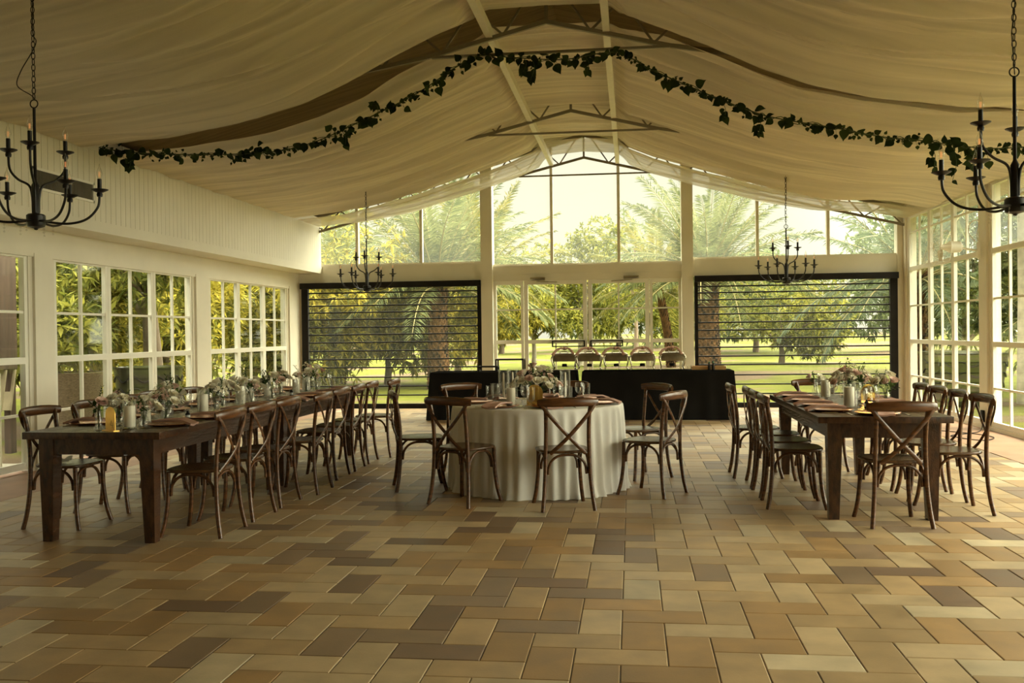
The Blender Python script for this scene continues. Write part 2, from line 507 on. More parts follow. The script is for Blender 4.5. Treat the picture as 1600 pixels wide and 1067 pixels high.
# ------------------------------------------------------------------ left wall: posts, header, boarded bulkhead, windows
LEFT_POSTS = [(17.07, 17.75), (13.23, 13.81), (9.42, 9.88), (5.42, 5.88), (1.42, 1.88), (-2.6, -2.14)]
lw = sempty('wall_left')
mb = MB().box(XL - 0.14, XL, Y0, YB, 2.30, 2.575).box(XL - 0.02, XL + 0.012, Y0, YB, 2.27, 2.33)
mb.build('header', M_WHITE, lw, 0)
mb = MB()
for a, b in LEFT_POSTS:
    mb.box(XL - 0.16, XL + 0.02, a + 0.07, b - 0.07, 0, 2.309)
    mb.box(XL - 0.12, XL - 0.01, a, b, 0, 2.312)
mb.build('post', M_WHITE, lw, 0)
mb = MB()
y = Y0
while y < YB - 0.02:
    y2 = min(y + 0.101, YB - 0.005)
    mb.box(XS - 0.02, XS, y, y2, 2.68, 3.47)
    y += 0.107
mb.build('beadboard', M_WHITE, lw, 0)
MB().box(XS - 0.05, XS - 0.012, Y0, YB, 2.575, 3.62).box(XS - 0.05, XS + 0.006, Y0, YB, 2.57, 2.69).box(XS - 0.05, XS + 0.006, Y0, YB, 3.46, 3.62).box(XL - 0.1, XS - 0.012, Y0, YB, 2.572, 2.60).build('bulkhead', M_WHITE, lw, 0)
MB().box(XL - 0.12, XL - 0.05, Y0, YB, 2.6, 3.75).build('upper_panel', M_WHITE, lw, 0)
lv = struct(MB().box(XL, XL + 0.01, Y0, YB, 0, 0.001).build('baseboard_left', M_WHITE, smooth=0))

def lattice_window(name, x, y0, y1, z0, z1, rails, thick_rails, panels, mat_low, hazy_from=None, t=0.05):
    """glazed side-wall bay: panels each two panes wide, thin and thick rails, glass"""
    root = sempty(name)
    f = MB()
    fw_ = 0.055
    f.box(x - t + .003, x - .003, y0 + .002, y1 - .002, z0, z0 + 0.07).box(x - t + .003, x - .003, y0 + .002, y1 - .002, z1 - 0.05, z1)
    f.box(x - t, x, y0, y0 + fw_, z0, z1).box(x - t, x, y1 - fw_, y1, z0, z1)
    pw = (y1 - y0) / panels
    for k in range(1, panels):
        yy = y0 + pw * k
        f.box(x - t, x, yy - 0.062, yy - 0.003, z0, z1).box(x - t, x, yy + 0.003, yy + 0.062, z0, z1)
    for z in thick_rails:
        f.box(x - t - .003, x + 0.003, y0 + .002, y1 - .002, z - 0.035, z + 0.035)
    f.build('window_frame', M_FRAME, root, 0)
    g = MB()
    for k in range(panels):
        yy = y0 + pw * (k + .5)
        g.box(x - t + .008, x - .008, yy - 0.016, yy + 0.016, z0, z1)
    for z in rails:
        g.box(x - t + .010, x - .010, y0 + .002, y1 - .002, z - 0.014, z + 0.014)
    g.build('muntin', M_FRAME, root, 0)
    zz = hazy_from or z1
    MB().box(x - t * .55, x - t * .45, y0 + .02, y1 - .02, z0 + .03, zz).build('glass', mat_low, root, 0)
    if hazy_from:
        MB().box(x - t * .55, x - t * .45, y0 + .02, y1 - .02, zz, z1 - .02).build('upper_glass', M_HAZY, root, 0)
    return root
wi = 1
for (a, _b), (_c, d) in zip(LEFT_POSTS[:3], LEFT_POSTS[1:4]):
    lattice_window('window_%d' % wi, XL - 0.02, d, a, 0.03, 2.30, (0.60, 1.68), (1.17,), 3, M_GLASS); wi += 1
MB().box(XL - 0.12, XL - 0.02, Y0, 5.5, 0, 2.308).build('light_block_panel', M_WHITE, lw, 0)  # unseen bays closed off with an added panel to darken the front-left floor

# ------------------------------------------------------------------ right wall
RIGHT_POSTS = [(17.5, 17.75), (13.64, 14.05), (9.64, 10.05), (5.64, 6.05), (1.64, 2.05), (-2.4, -2.0)]
rw = sempty('wall_right')
mb = MB()
for a, b in RIGHT_POSTS:
    mb.box(XR - 0.03, XR + 0.16, a + 0.06, b - 0.06, 0, 3.6)
    mb.box(XR + 0.0, XR + 0.12, a, b, 0, 3.4)
mb.build('post', M_WHITE, rw, 0)
MB().box(XR - 0.01, XR + 0.16, Y0, YB, 3.33, 3.62).build('header', M_WHITE, rw, 0)
MB().box(XR - 0.01, XR + 0.05, Y0, YB, 0, 0.05).build('sill', M_WHITE, rw, 0)
for (a, _b), (_c, d) in zip(RIGHT_POSTS[:4], RIGHT_POSTS[1:5]):
    lattice_window('window_%d' % wi, XR + 0.06, d, a, 0.05, 3.35, (0.57, 1.78, 3.05), (1.165, 2.42), 3, M_GLASS, 2.42); wi += 1
MB().box(XR + 0.02, XR + 0.12, Y0, 1.7, 0, 3.4).build('light_block_panel', M_WHITE, rw, 0)  # added out of view in place of glazing, cuts daylight on the foreground

# ------------------------------------------------------------------ wall behind the photographer
struct(MB().box(XL - 0.1, XR + 0.1, Y0 - 0.15, Y0, 0, 5.1).build('wall_front', M_WHITE, smooth=0))

# ------------------------------------------------------------------ back gable wall
bw = sempty('wall_back')
MB().box(XL - .1, -2.77, YB + 0.02, YB + 0.22, 2.385, 2.715).box(1.117, XR + .12, YB + 0.02, YB + 0.22, 2.388, 2.70).build('header', M_WHITE, bw, 0)
MB().box(-2.77, -2.555, YB - 0.06, YB + 0.22, 0, roofz(-2.66)).box(0.911, 1.117, YB - 0.06, YB + 0.22, 0, roofz(1.0)).build('pillar', M_WHITE, bw, 0)
MB().box(-2.555, 0.911, YB + 0.02, YB + 0.2, 2.485, 2.645).box(-2.555, 0.911, YB + 0.05, YB + 0.16, 2.362, 2.484).build('door_header', M_WHITE, bw, 0)
MB().box(XL - .1, -6.245, YB, YB + .2, 0, 2.4).box(4.674, XR + .1, YB, YB + .2, 0, 3.4).box(XL - .1, -6.1, YB + .03, YB + .2, 2.7, 3.7).build('jamb', M_WHITE, bw, 0)
for nm, x0, x1, mull, zb in (('a', -6.12, -2.77, (-5.16, -3.92), 2.715), ('b', -2.555, 0.911, (-1.452, -0.218), 2.645), ('c', 1.117, 4.80, (2.267, 3.503), 2.70)):
    root = sempty('window_%d' % wi); wi += 1
    f = MB()
    for x in mull:
        f.box(x - 0.026, x + 0.026, YB + 0.04, YB + 0.14, zb, roofz(x) - 0.02)
    f.box(x0, x1, YB + 0.06, YB + 0.12, zb, zb + 0.03)
    f.build('mullion', M_STEEL, root, 0)
    xs = [x0, x1] + ([RIDGE] if x0 < RIDGE < x1 else [])
    xs.sort()
    g = MB()
    for a, b in zip(xs, xs[1:]):
        g.add([(a, YB + .088, zb), (b, YB + .088, zb), (b, YB + .088, roofz(b) - .03), (a, YB + .088, roofz(a) - .03), (a, YB + .094, zb), (b, YB + .094, zb), (b, YB + .094, roofz(b) - .03), (a, YB + .094, roofz(a) - .03)],
              [(0, 1, 2, 3), (7, 6, 5, 4), (0, 4, 5, 1), (1, 5, 6, 2), (2, 6, 7, 3), (3, 7, 4, 0)])
    g.build('glass', M_HAZY, root, 0)

# sidelights and the pair of glazed doors
def glazed_leaf(name, x0, x1, stile, cols, y=YB + 0.07, z1=2.36):
    root = sempty(name)
    f = MB()
    f.box(x0, x0 + stile, y, y + .05, 0.0, z1).box(x1 - stile, x1, y, y + .05, 0.0, z1)
    f.box(x0 + .002, x1 - .002, y + .003, y + .047, z1 - 0.07, z1 - .001).box(x0 + .002, x1 - .002, y + .003, y + .047, 0.001, 0.16).box(x0 + .002, x1 - .002, y + .004, y + .046, 1.19, 1.26)
    f.build('frame', M_FRAME, root, 0)
    g = MB()
    for k in range(1, cols):
        x = x0 + (x1 - x0) * k / cols
        g.box(x - .013, x + .013, y + .01, y + .04, 0.002, z1 - .003)
    g.box(x0 + .003, x1 - .003, y + .012, y + .038, 1.81, 1.836)
    g.build('muntin', M_FRAME, root, 0)
    MB().box(x0 + .01, x1 - .01, y + .022, y + .028, 0.1, z1 - .03).build('glass', M_GLASS, root, 0)
    return root
glazed_leaf('window_%d' % wi, -2.55, -1.995, 0.05, 1); wi += 1
glazed_leaf('window_%d' % wi, 0.335, 0.905, 0.05, 1); wi += 1
for n, (x0, x1, hx0, hx1) in enumerate(((-1.985, -0.815, -1.47, -0.86), (-0.795, 0.325, -0.76, -0.16))):
    d = glazed_leaf('door_%d' % (n + 1), x0, x1, 0.075, 2)
    yb = YB + 0.02
    h = MB()
    h.box(hx0, hx1, yb, yb + .018, 1.225, 1.245).box(hx0, hx1, yb, yb + .018, 1.125, 1.145).box(hx0, hx0 + .022, yb, yb + .05, 1.125, 1.245).box(hx1 - .022, hx1, yb, yb + .05, 1.125, 1.245)
    h.build('push_bar', M_BLACK, d, 0)
    cx = -1.72 if n == 0 else 0.0
    s = 1 if n == 0 else -1
    MB().rbox(cx - .14, cx + .14, YB - .01, YB + .05, 2.36, 2.42, .008).bar((cx, YB, 2.35), (cx + s * .36, YB + .01, 2.325), .02, .012).bar((cx - s * .02, YB - .02, 2.35), (cx + s * .2, YB - .0, 2.33), .02, .012).build('door_closer', M_SILVER, d)

# ------------------------------------------------------------------ clear roll-down shutters with dark rods
BARZ = [2.32, 2.195, 2.08, 1.95, 1.82, 1.69, 1.54, 1.40, 1.25, 1.09, 0.93, 0.775, 0.59, 0.42, 0.25]
def shutter(x0, x1, pl, pr, label):
    root = thing('roller_shutter', label, 'shutter', ((x0 + x1) / 2, YB, 0))
    a, b = x0 - (x0 + x1) / 2, x1 - (x0 + x1) / 2
    MB().box(a, b, -.12, .0, 2.275, 2.385).build('head_box', M_BLACK, root, 0)
    MB().box(a, a + pl, -.03, .06, 0, 2.29).build('side_post', M_BLACK, root, 0)
    MB().box(b - pr, b, -.03, .06, 0, 2.29).build('side_post', M_BLACK, root, 0)
    MB().box(a + pl, b - pr, -.02, .04, 0.0, 0.09).build('bottom_bar', M_BLACK, root, 0)
    me = None
    for z in BARZ:
        if me is None:
            o = MB().tube([(a + pl, .015, 0), (b - pr, .015, 0)], .013, 8).build('cross_rod', M_BLACK, root)
            me = o.data
        else:
            o = bpy.data.objects.new('cross_rod', me); COL.objects.link(o); o.parent = root
        o.location = (0, 0, z)
    MB().box(a + pl, b - pr, .036, .039, 0.05, 2.29).build('clear_sheet', M_CLEARPVC, root, 0)
shutter(-6.242, -2.775, .125, .075, 'clear roll-down shutter with dark rods left of the glass doors')
shutter(1.135, 4.668, .06, .125, 'clear roll-down shutter with dark rods right of the glass doors')

# ------------------------------------------------------------------ roof boards, purlins and scissor trusses
mb = MB()
for xa, xb in ((XL - 0.7, RIDGE), (RIDGE, XR + 0.7)):
    za, zb = roofz(xa), roofz(xb)
    mb.add([(xa, Y0 - .3, za), (xb, Y0 - .3, zb), (xb, 18.15, zb), (xa, 18.15, za), (xa, Y0 - .3, za + .1), (xb, Y0 - .3, zb + .1), (xb, 18.15, zb + .1), (xa, 18.15, za + .1)],
           [(0, 1, 2, 3), (7, 6, 5, 4), (0, 4, 5, 1), (1, 5, 6, 2), (2, 6, 7, 3), (3, 7, 4, 0)])
struct(mb.build('ceiling', M_ROOF, smooth=0))
def truss(y, label, kink=True):
    root = thing('roof_truss', label, 'roof truss', (RIDGE, y, 0), 0, 'scissor trusses under the roof')
    xl, xr = XL - RIDGE + 0.02, XR - RIDGE - 0.02
    c = lambda x: 4.567 - 0.245 * min(abs(x), 1.25 if kink else 9) - .17 * max(0, abs(x) - (1.25 if kink else 9))
    r = lambda x: 5.0 - 0.27 * abs(x)
    m = M_TRUSS
    for e in (xl, xr):
        k_ = math.copysign(1.25, e)
        MB().bar((0, 0, c(0) + .02), (k_, 0, c(k_) + .02), .04, .042).bar((k_, 0, c(k_) + .02), (e, 0, c(e) + .02), .04, .042).build('bottom_chord', m, root, 0)
        MB().bar((0, 0, r(0)), (e, 0, r(e)), .06, .07).build('top_chord', m, root, 0)
        w = MB(); s = 1 if e > 0 else -1
        k, step = 0.14, 0.30
        up_ = True
        while k + step < abs(e):
            x0, x1 = s * k, s * (k + step)
            if up_: w.bar((x0, 0, r(x0) - .03), (x1, 0, c(x1) + .03), .022, .022, (0, 1, 0))
            else: w.bar((x0, 0, c(x0) + .03), (x1, 0, r(x1) - .03), .022, .022, (0, 1, 0))
            up_ = not up_; k += step + .02
        w.build('web_lattice', m, root, 0)
    MB().bar((-1.2, 0, 4.275), (1.24, 0, 4.275), .035, .026).build('tie_bar', m, root, 0)
    MB().bar((0, 0, c(0)), (0, 0, r(0)), .035, .035, (0, 1, 0)).build('king_post', m, root, 0)
    return root
truss(9.86, 'grey steel scissor truss nearest the front, above the leaf garland')
truss(13.86, 'grey steel scissor truss halfway down the draped ceiling')
truss(17.62, 'grey steel scissor truss silhouetted against the gable window', False)
for x, lab in ((-1.43, 'long cream roof beam left of the ridge, running to the gable window'), (-0.225, 'long cream roof beam right of the ridge, running to the gable window')):
    o = MB().box(-.035, .035, 3.0, 17.6, -.05, .05).build('roof_beam', M_STEEL, smooth=0)
    o.location = (x, 0, 4.50)
    tag(o, lab, 'roof beam')

# ------------------------------------------------------------------ gathered ceiling drapes
PROF = [(0, 4.66), (.62, 4.65), (.78, 4.52), (1.1, 4.41), (1.5, 4.24), (2.05, 3.98), (2.5, 3.80), (3.05, 3.66), (4, 3.52), (5, 3.45), (5.7, 3.30)]
PROFB = [(0, 4.70), (.62, 4.66), (.8, 4.50), (1.23, 4.31), (1.96, 4.09), (3.07, 3.77), (4.2, 3.52), (5.0, 3.44), (5.7, 3.29)]
def drape(y0, y1, label, seed, mat, ny, ripple=0.03, near_edge=None, folds=16, swell=.35):
    rnd = random.Random(seed)
    L_ = y1 - y0
    # each fold: centre line, width, height, how far it slants toward the wall
    F = []
    for k in range(int(folds * L_)):
        F.append((rnd.uniform(-.1, 1.1), rnd.uniform(.025, .10), rnd.choice((-1, 1, -1)) * rnd.uniform(.35, 1.0), rnd.uniform(-.10, .10), rnd.uniform(0, 6.28), rnd.uniform(.5, 5.0), rnd.uniform(1.2, 3.2)))
    big = [(rnd.uniform(.5, 1.3), rnd.uniform(0, 6.28), rnd.uniform(-.15, .15)) for _ in range(3)]
    xa, xb = XS + 0.02, XR - 0.05
    def fn(u, v):
        x = lerp(xa, xb, u)
        s = abs(x - RIDGE)
        ya = y0 if near_edge is None else near_edge(x)
        y = lerp(ya, y1, v)
        t = min(1, max(0, (y - 9.7) / 8.0))
        z = lerp(table_lookup(PROF, s), table_lookup(PROFB, s), t)
        gather = min(1, max(.12, ((5.0 if x < RIDGE else 5.55) - s) / 1.6)) * (1.0 if s > .75 else .5)
        side = 0 if x < RIDGE else 1
        sag = math.sin(PI * min(1, s / 5.3))
        d = 0
        yn = (y - y0)
        for c, w, a, sl, ph, s0, sw in F:
            q = abs(yn - c * L_ - sl * (s - 2.5) - .05 * math.sin(s * 1.3 + ph)) / w
            if q < 5:
                d += a * math.exp(-q ** 1.25) * (.45 + .55 * math.exp(-((s - s0) / sw) ** 2))
        for lam, ph, sk in big:
            d += swell * math.sin(2 * PI * yn / lam + ph + sk * s * 3)
        z += ripple * gather * d + .05 * max(0, min(3, 8.4 - y)) * min(1, max(0, (4.9 - s) / 1.2))
        return (x, y, z)
    o = MB().grid(130, ny, fn).build('ceiling_drape', mat, smooth=180)
    return tag(o, label, 'ceiling drape')
drape(4.4, 9.66, 'wide gathered cream ceiling drape nearest the front, ending at the first truss', 3, M_DRAPE, 460, .085)
drape(10.05, 16.15, 'gathered cream ceiling drape between the leaf garland and the gable', 8, M_DRAPE, 460, .065, lambda x: 10.14 if x < -.3 else 10.14 - .46 * min(1, (x + .3) / 1.2))
drape(16.35, 17.5, 'short sheer see-through drape hung right before the gable window', 14, M_SHEER, 110, .035, folds=30, swell=.1)

# ------------------------------------------------------------------ cross-back chair (front faces +y)
def make_chair():
    root = thing('cross_back_chair', '', 'chair', group='cross-back chairs at the tables')
    # seat: rounded trapezoid with a soft edge
    outline = []
    for k in range(40):
        a = 2 * PI * k / 40
        c, s = math.cos(a), math.sin(a)
        e = 0.62
        x = math.copysign(abs(c) ** e, c); yy = math.copysign(abs(s) ** e, s)
        outline.append((x * lerp(.19, .225, (yy + 1) / 2), yy * .205 + .005))
    m = MB()
    rings = [(0.88, .447), (.97, .449), (1.0, .457), (.995, .466), (.96, .471), (.80, .468), (.4, .463)]
    vs = [(x * q, y * q, z) for q, z in rings for x, y in outline]
    n = 40
    fs = [(i * n + k, i * n + (k + 1) % n, (i + 1) * n + (k + 1) % n, (i + 1) * n + k) for i in range(len(rings) - 1) for k in range(n)]
    fs.append(tuple(range(n - 1, -1, -1))); fs.append(tuple((len(rings) - 1) * n + k for k in range(n)))
    m.add(vs, fs).build('seat', M_SEAT, root, 50)
    def mirrored(name, pts, r, ry=None, nn=8, up=(0, 1, 0), mat=M_CHAIR):
        for s in (-1, 1):
            MB().tube([(s * p[0], p[1], p[2]) for p in spline(pts, 5)], r, nn, ry, up).build(name, mat, root, 60)
    # back posts run from the splayed rear feet up to the top rail
    mirrored('back_post', [(.208, -.235, 0), (.193, -.212, .12), (.180, -.196, .28), (.174, -.192, .45), (.170, -.200, .62), (.174, -.222, .78), (.190, -.238, .855)], .0165)
    mirrored('front_leg', [(.208, .212, 0), (.190, .188, .10), (.176, .172, .24), (.172, .168, .36), (.172, .166, .452)], .0165)
    # top rail, bowed and tapered at its ends
    pts = spline([(-.238, -.222, .848), (-.19, -.244, .852), (-.10, -.262, .856), (0, -.268, .857), (.10, -.262, .856), (.19, -.244, .852), (.238, -.222, .848)], 5)
    nn = len(pts)
    MB().tube(pts, [.012 + .006 * math.sin(PI * i / (nn - 1)) for i in range(nn)], 10, [.027 + .011 * math.sin(PI * i / (nn - 1)) ** .6 for i in range(nn)], (0, 0, 1)).build('top_rail', M_CHAIR, root, 60)
    # crossed bent straps
    for s in (-1, 1):
        p = spline([(s * .222, -.240, .852), (s * .165, -.254, .772), (s * .085, -.256, .679), (0, -.250 - .006 * s, .588), (-s * .075, -.232, .512), (-s * .140, -.204, .450)], 6)
        MB().tube(p, .0155, 8, .0055, (0, 1, 0)).build('cross_strap', M_CHAIR, root, 60)
    # bentwood arches below the seat
    def arch(a, b, z0=.285, zt=.436):
        a = Vector((*a, 0)); b = Vector((*b, 0))
        out = []
        for f, z in ((0.02, z0), (.05, z0 + .07), (.16, zt - .03), (.32, zt - .004), (.5, zt), (.68, zt - .004), (.84, zt - .03), (.95, z0 + .07), (.98, z0)):
            p = a.lerp(b, f); out.append((p.x, p.y, z))
        MB().tube(spline(out, 4), .0105, 8, .0105).build('arch_brace', M_CHAIR, root, 60)
    fl, fr, bl, br = (-.158, .156), (.158, .156), (-.160, -.178), (.160, -.178)
    arch(fl, fr); arch(bl, br); arch((-.172, .155), (-.172, -.18)); arch((.172, .155), (.172, -.18))
    return root
chairs = Proto(make_chair())
W = 'cross-back chair '
chair_rnd = random.Random(5)
def chair(x, y, face, label, group):
    """face = (fx, fy): the way the sitter looks"""
    rz = math.atan2(face[1], face[0]) - PI / 2
    return chairs.place((x, y, 0), rz, label, group)
LT_Y = [6.54, 7.12, 7.70, 8.32, 9.14, 9.72, 10.28, 10.84]
for i, yy in enumerate(LT_Y):
    chair(-3.07 + (.105 if i in (3, 7) else 0) + chair_rnd.uniform(-.012, .012), yy, (-1, chair_rnd.uniform(-.05, .05)), W + 'on the aisle side of the long table, ' + ('at its near end' if i == 0 else 'at its far end' if i == 7 else ORD[i] + ' from the front'), 'chairs along the aisle side of the long table')
for i, yy in enumerate([6.74, 7.38, 8.02, 8.62, 9.22, 9.80, 10.36, 10.9]):
    chair(-4.20 - (.115 if i in (3, 7) else 0) + chair_rnd.uniform(-.012, .012), yy, (1, chair_rnd.uniform(-.06, .06)), W + 'on the window side of the long table, ' + ('at its near end' if i == 0 else 'at its far end' if i == 7 else ORD[i] + ' from the front'), 'chairs along the window side of the long table')
g = 'chairs around the round table'
chair(-.56, 7.69, (-.26, .965), W + 'with its back to the viewer, right in front of the round table', g)
chair(-1.38, 7.84, (.47, .88), W + 'turned three-quarters at the front left of the round table', g)
chair(-1.92, 8.56, (.95, .30), W + 'seen side-on at the left end of the round table', g)
chair(-1.60, 9.51, (.62, -.78), W + 'behind the left rim of the round table, before the black buffet cloth', g)
chair(-.70, 9.80, (-.02, -1), W + 'mostly hidden behind the flowers and tall candle of the round table', g)
chair(.055, 9.31, (-.80, -.60), W + 'at the back right of the round table, half behind another chair', g)
chair(.15, 8.355, (-.87, .49), W + 'nearest the viewer at the right of the round table', g)
for i, yy in enumerate([7.85, 8.37, 8.90, 9.43]):
    chair(1.275 - (.10 if i == 3 else 0), yy, (1, chair_rnd.uniform(-.05, .03)), W + 'on the aisle side of the right-hand table, ' + ('nearest the front' if i == 0 else 'nearest the buffet' if i == 3 else ORD[i] + ' from the front'), 'chairs along the aisle side of the right table')
for i, yy in enumerate([7.68, 8.24, 8.76, 9.26]):
    chair(2.41, yy, (-1, chair_rnd.uniform(-.04, .04)), W + 'on the window side of the right-hand table, ' + ('nearest the front' if i == 0 else 'nearest the shutter' if i == 3 else ORD[i] + ' from the front'), 'chairs along the window side of the right table')
chair(1.845, 7.19, (-.06, 1), W + 'with its back to the viewer at the head of the right-hand table', 'chairs at the ends of the right table')
chair(1.87, 9.90, (0.05, -1), W + 'at the far end of the right-hand table, behind its candles', 'chairs at the ends of the right table')

# ------------------------------------------------------------------ farm tables
TZ = 0.762
def farm_table(x0, x1, y0, y1, label):
    cx, cy = (x0 + x1) / 2, (y0 + y1) / 2
    hx, hy = (x1 - x0) / 2, (y1 - y0) / 2
    root = thing('farm_table', label, 'table', (cx, cy, 0), 0, 'dark wooden farm tables')
    t = MB()
    k = 6; w = 2 * hx / k
    for i in range(k):
        t.rbox(-hx + i * w + .001, -hx + (i + 1) * w - .001, -hy + .092, hy - .092, TZ - .048, TZ, .0035)
    for q in (-1, 1):
        t.rbox(-hx, hx, min(q * hy, q * (hy - .09)), max(q * hy, q * (hy - .09)), TZ - .048, TZ, .0035)
    t.build('tabletop', M_TABLE, root, 40)
    a, b = hx - .085, hy - .075
    z0, z1 = TZ - .16, TZ - .048
    for nm, bx in (('apron', (-a, a, -b, -b + .03)), ('apron', (-a, a, b - .03, b)), ('apron', (-a, -a + .03, -b + .03, b - .03)), ('apron', (a - .03, a, -b + .03, b - .03))):
        MB().box(bx[0], bx[1], bx[2], bx[3], z0, z1).build(nm, M_TABLE, root, 0)
    for sx in (-1, 1):
        for sy in (-1, 1):
            cx_, cy_ = sx * (a - .045), sy * (b - .045)
            m = MB()
            q = [(.052, z1), (.052, z0 - .02), (.036, 0)]
            vs = [(cx_ + i * r - sx * (0.052 - r) * -.4, cy_ + j * r, z) for r, z in q for i, j in ((-1, -1), (1, -1), (1, 1), (-1, 1))]
            fs = [(l * 4 + e, (l + 1) * 4 + e, (l + 1) * 4 + (e + 1) % 4, l * 4 + (e + 1) % 4) for l in range(2) for e in range(4)] + [(0, 1, 2, 3), (11, 10, 9, 8)]
            m.add(vs, fs).build('leg', M_TABLE, root, 0)
    return root
farm_table(-4.135, -3.145, 6.075, 8.51, 'dark wooden farm table forming the near half of the long left row')
farm_table(-4.135, -3.145, 8.515, 10.95, 'dark wooden farm table forming the far half of the long left row')
farm_table(1.335, 2.275, 7.18, 9.66, 'dark wooden farm table standing alone at the right of the hall')

# ------------------------------------------------------------------ round table under its ivory cloth
RC = Vector((-.86, 8.72, 0)); RR = 0.765
rt_ = thing('round_table', 'round banquet table under the floor-length ivory cloth', 'table', RC)
MB().lathe([(0, .725), (RR - .02, .725), (RR - .01, .735), (RR - .01, .745), (RR - .02, .75), (0, .75)], 64).build('tabletop', M_WOODTRAY, rt_, 40)
for k in range(4):
    a = PI / 4 + k * PI / 2
    MB().tube([(.5 * math.cos(a), .5 * math.sin(a), 0), (.5 * math.cos(a), .5 * math.sin(a), .727)], .018, 8).build('leg', M_BLACK, rt_)
def round_cloth():
    rnd = random.Random(4)
    nf = 42
    ph = [2 * PI * (k + rnd.uniform(-.28, .28)) / nf for k in range(nf)]
    amp = [rnd.uniform(.5, 1.2) for _ in ph]
    def fold(a):
        v = 0
        for p, q in zip(ph, amp):
            d = (a - p + PI) % (2 * PI) - PI
            v += q * math.exp(-(d / .05) ** 2)
        return v
    NU = 420
    F = [fold(2 * PI * i / NU) for i in range(NU)]
    prof = [(0, .0, 0)] 
    def fn(u, v):
        i = int(round(u * NU)) % NU; a = 2 * PI * i / NU
        if v < .3:
            r = RR * v / .3; z = .754; k = 0
            return (r * math.cos(a), r * math.sin(a), z)
        t = (v - .3) / .7
        if t < .12:
            q = t / .12 * PI / 2
            r = RR + .010 * math.sin(q); z = .754 - .012 * (1 - math.cos(q))
        else:
            h = (t - .12) / .88
            z = .742 * (1 - h) + .004
            r = RR + .010 + .012 * h + (F[i] - .4) * (.060 * h ** .55)
            if h > .9: r += .03 * (h - .9) / .1 * (0.5 + 0.5 * math.sin(a * 7 + 1))
        return (r * math.cos(a), r * math.sin(a), z)
    o = MB().grid(NU, 40, fn, True).build('tablecloth', M_LINEN, smooth=180)
    o.location = RC
    tag(o, 'floor-length ivory linen cloth with soft folds on the round table', 'tablecloth')
round_cloth()
RZ = 0.757

# ------------------------------------------------------------------ buffet tables under black cloths
def buffet(x0, x1, seed, lab):
    y0, y1, z = 15.26, 16.05, .775
    cx, cy = (x0 + x1) / 2, (y0 + y1) / 2
    hx, hy = (x1 - x0) / 2, (y1 - y0) / 2
    t = thing('folding_table', 'folding table under the ' + lab, 'table', (cx, cy, 0), 0, 'folding tables under the black cloths')
    MB().rbox(-hx + .02, hx - .02, -hy + .02, hy - .02, .73, .765, .006).build('tabletop', M_WOODTRAY, t)
    for s in (-1, 1):
        for q in (-1, 1):
            MB().tube([(s * (hx - .2), q * (hy - .1), 0), (s * (hx - .2), q * (hy - .1), .73)], .014, 8).build('leg', M_BLACK, t)
    rnd = random.Random(seed)
    W_ = [(rnd.uniform(9, 30), rnd.uniform(0, 6), rnd.uniform(.3, 1)) for _ in range(5)]
    per = []
    N = 90
    for k in range(4 * N):
        s, f = divmod(k, N); f /= N
        per.append([(lerp(-hx, hx, f), -hy, 0, -1), (hx, lerp(-hy, hy, f), 1, 0), (lerp(hx, -hx, f), hy, 0, 1), (-hx, lerp(hy, -hy, f), -1, 0)][s])
    def fn(u, v):
        i = int(round(u * 4 * N)) % (4 * N)
        x, y, nx, ny = per[i]
        if v < .12:
            q = v / .12
            return (x * q, y * q, z)
        h = (v - .12) / .88
        w = sum(a * math.sin(l * (x + y * 1.3) + p) for l, p, a in W_)
        corner = max(0, 1 - (hx - abs(x)) / .10) * max(0, 1 - (hy - abs(y)) / .10)
        d = .012 * h * w / 2 + .02 * h + .006
        cxn, cyn = (math.copysign(1, x), math.copysign(1, y))
        return (x + nx * d + corner * cxn * .05 * h, y + ny * d + corner * cyn * .05 * h, z * (1 - h) + .004 - .004 * math.sin(PI * min(1, h * 12)) * 0)
    o = MB().grid(4 * N, 16, fn, True).build('tablecloth', M_BLACKCLOTH, smooth=60)
    o.location = (cx, cy, 0)
    tag(o, lab, 'tablecloth', 'black buffet cloths')
buffet(-3.25, -.905, 1, 'black floor-length cloth of the left buffet table with the wire risers')
buffet(-.785, 1.57, 2, 'black floor-length cloth of the right buffet table carrying the chafing dishes')
BZ = .778

# chafing dishes
def make_chafer():
    r = thing('chafing_dish', '', 'chafing dish', group='chafing dishes on the buffet')
    m = MB(); m.rbox(-.195, .195, -.155, .155, .155, .262, .012); m.rbox(-.21, .21, -.168, .168, .262, .278, .006)
    m.build('water_pan', M_CHAFER, r)
    def lid(u, v):
        x = (u - .5) * 2; y = (v - .5) * 2
        h = (1 - abs(x) ** 3.5) * (1 - abs(y) ** 3.5)
        return (x * .205, y * .163, .276 + .034 * h ** .25)
    MB().grid(21, 17, lid).build('lid', M_CHAFER, r, 60)
    MB().tube(spline([(-.07, -.12, .306), (-.06, -.15, .326), (0, -.155, .331), (.06, -.15, .326), (.07, -.12, .306)], 5), .008, 8).build('lid_handle', M_SILVER, r)
    for sx in (-1, 1):
        for sy in (-1, 1):
            p = spline([(sx * .19, sy * .15, .255), (sx * .218, sy * .16, .215), (sx * .203, sy * .155, .13), (sx * .188, sy * .145, .07), (sx * .195, sy * .15, .022), (sx * .215, sy * .16, .008)], 5)
            MB().tube(p, [lerp(.016, .009, i / (len(p) - 1)) for i in range(len(p))], 8).build('leg', M_SILVER, r, 60)
    MB().box(-.19, .19, -.03, .03, .055, .063).build('burner_shelf', M_SILVER, r)
    MB().lathe([(0, .064), (.042, .064), (.045, .07), (.045, .105), (.03, .112), (0, .112)], 16).build('fuel_burner', M_BLACK, r)
    return r
chafers = Proto(make_chafer())
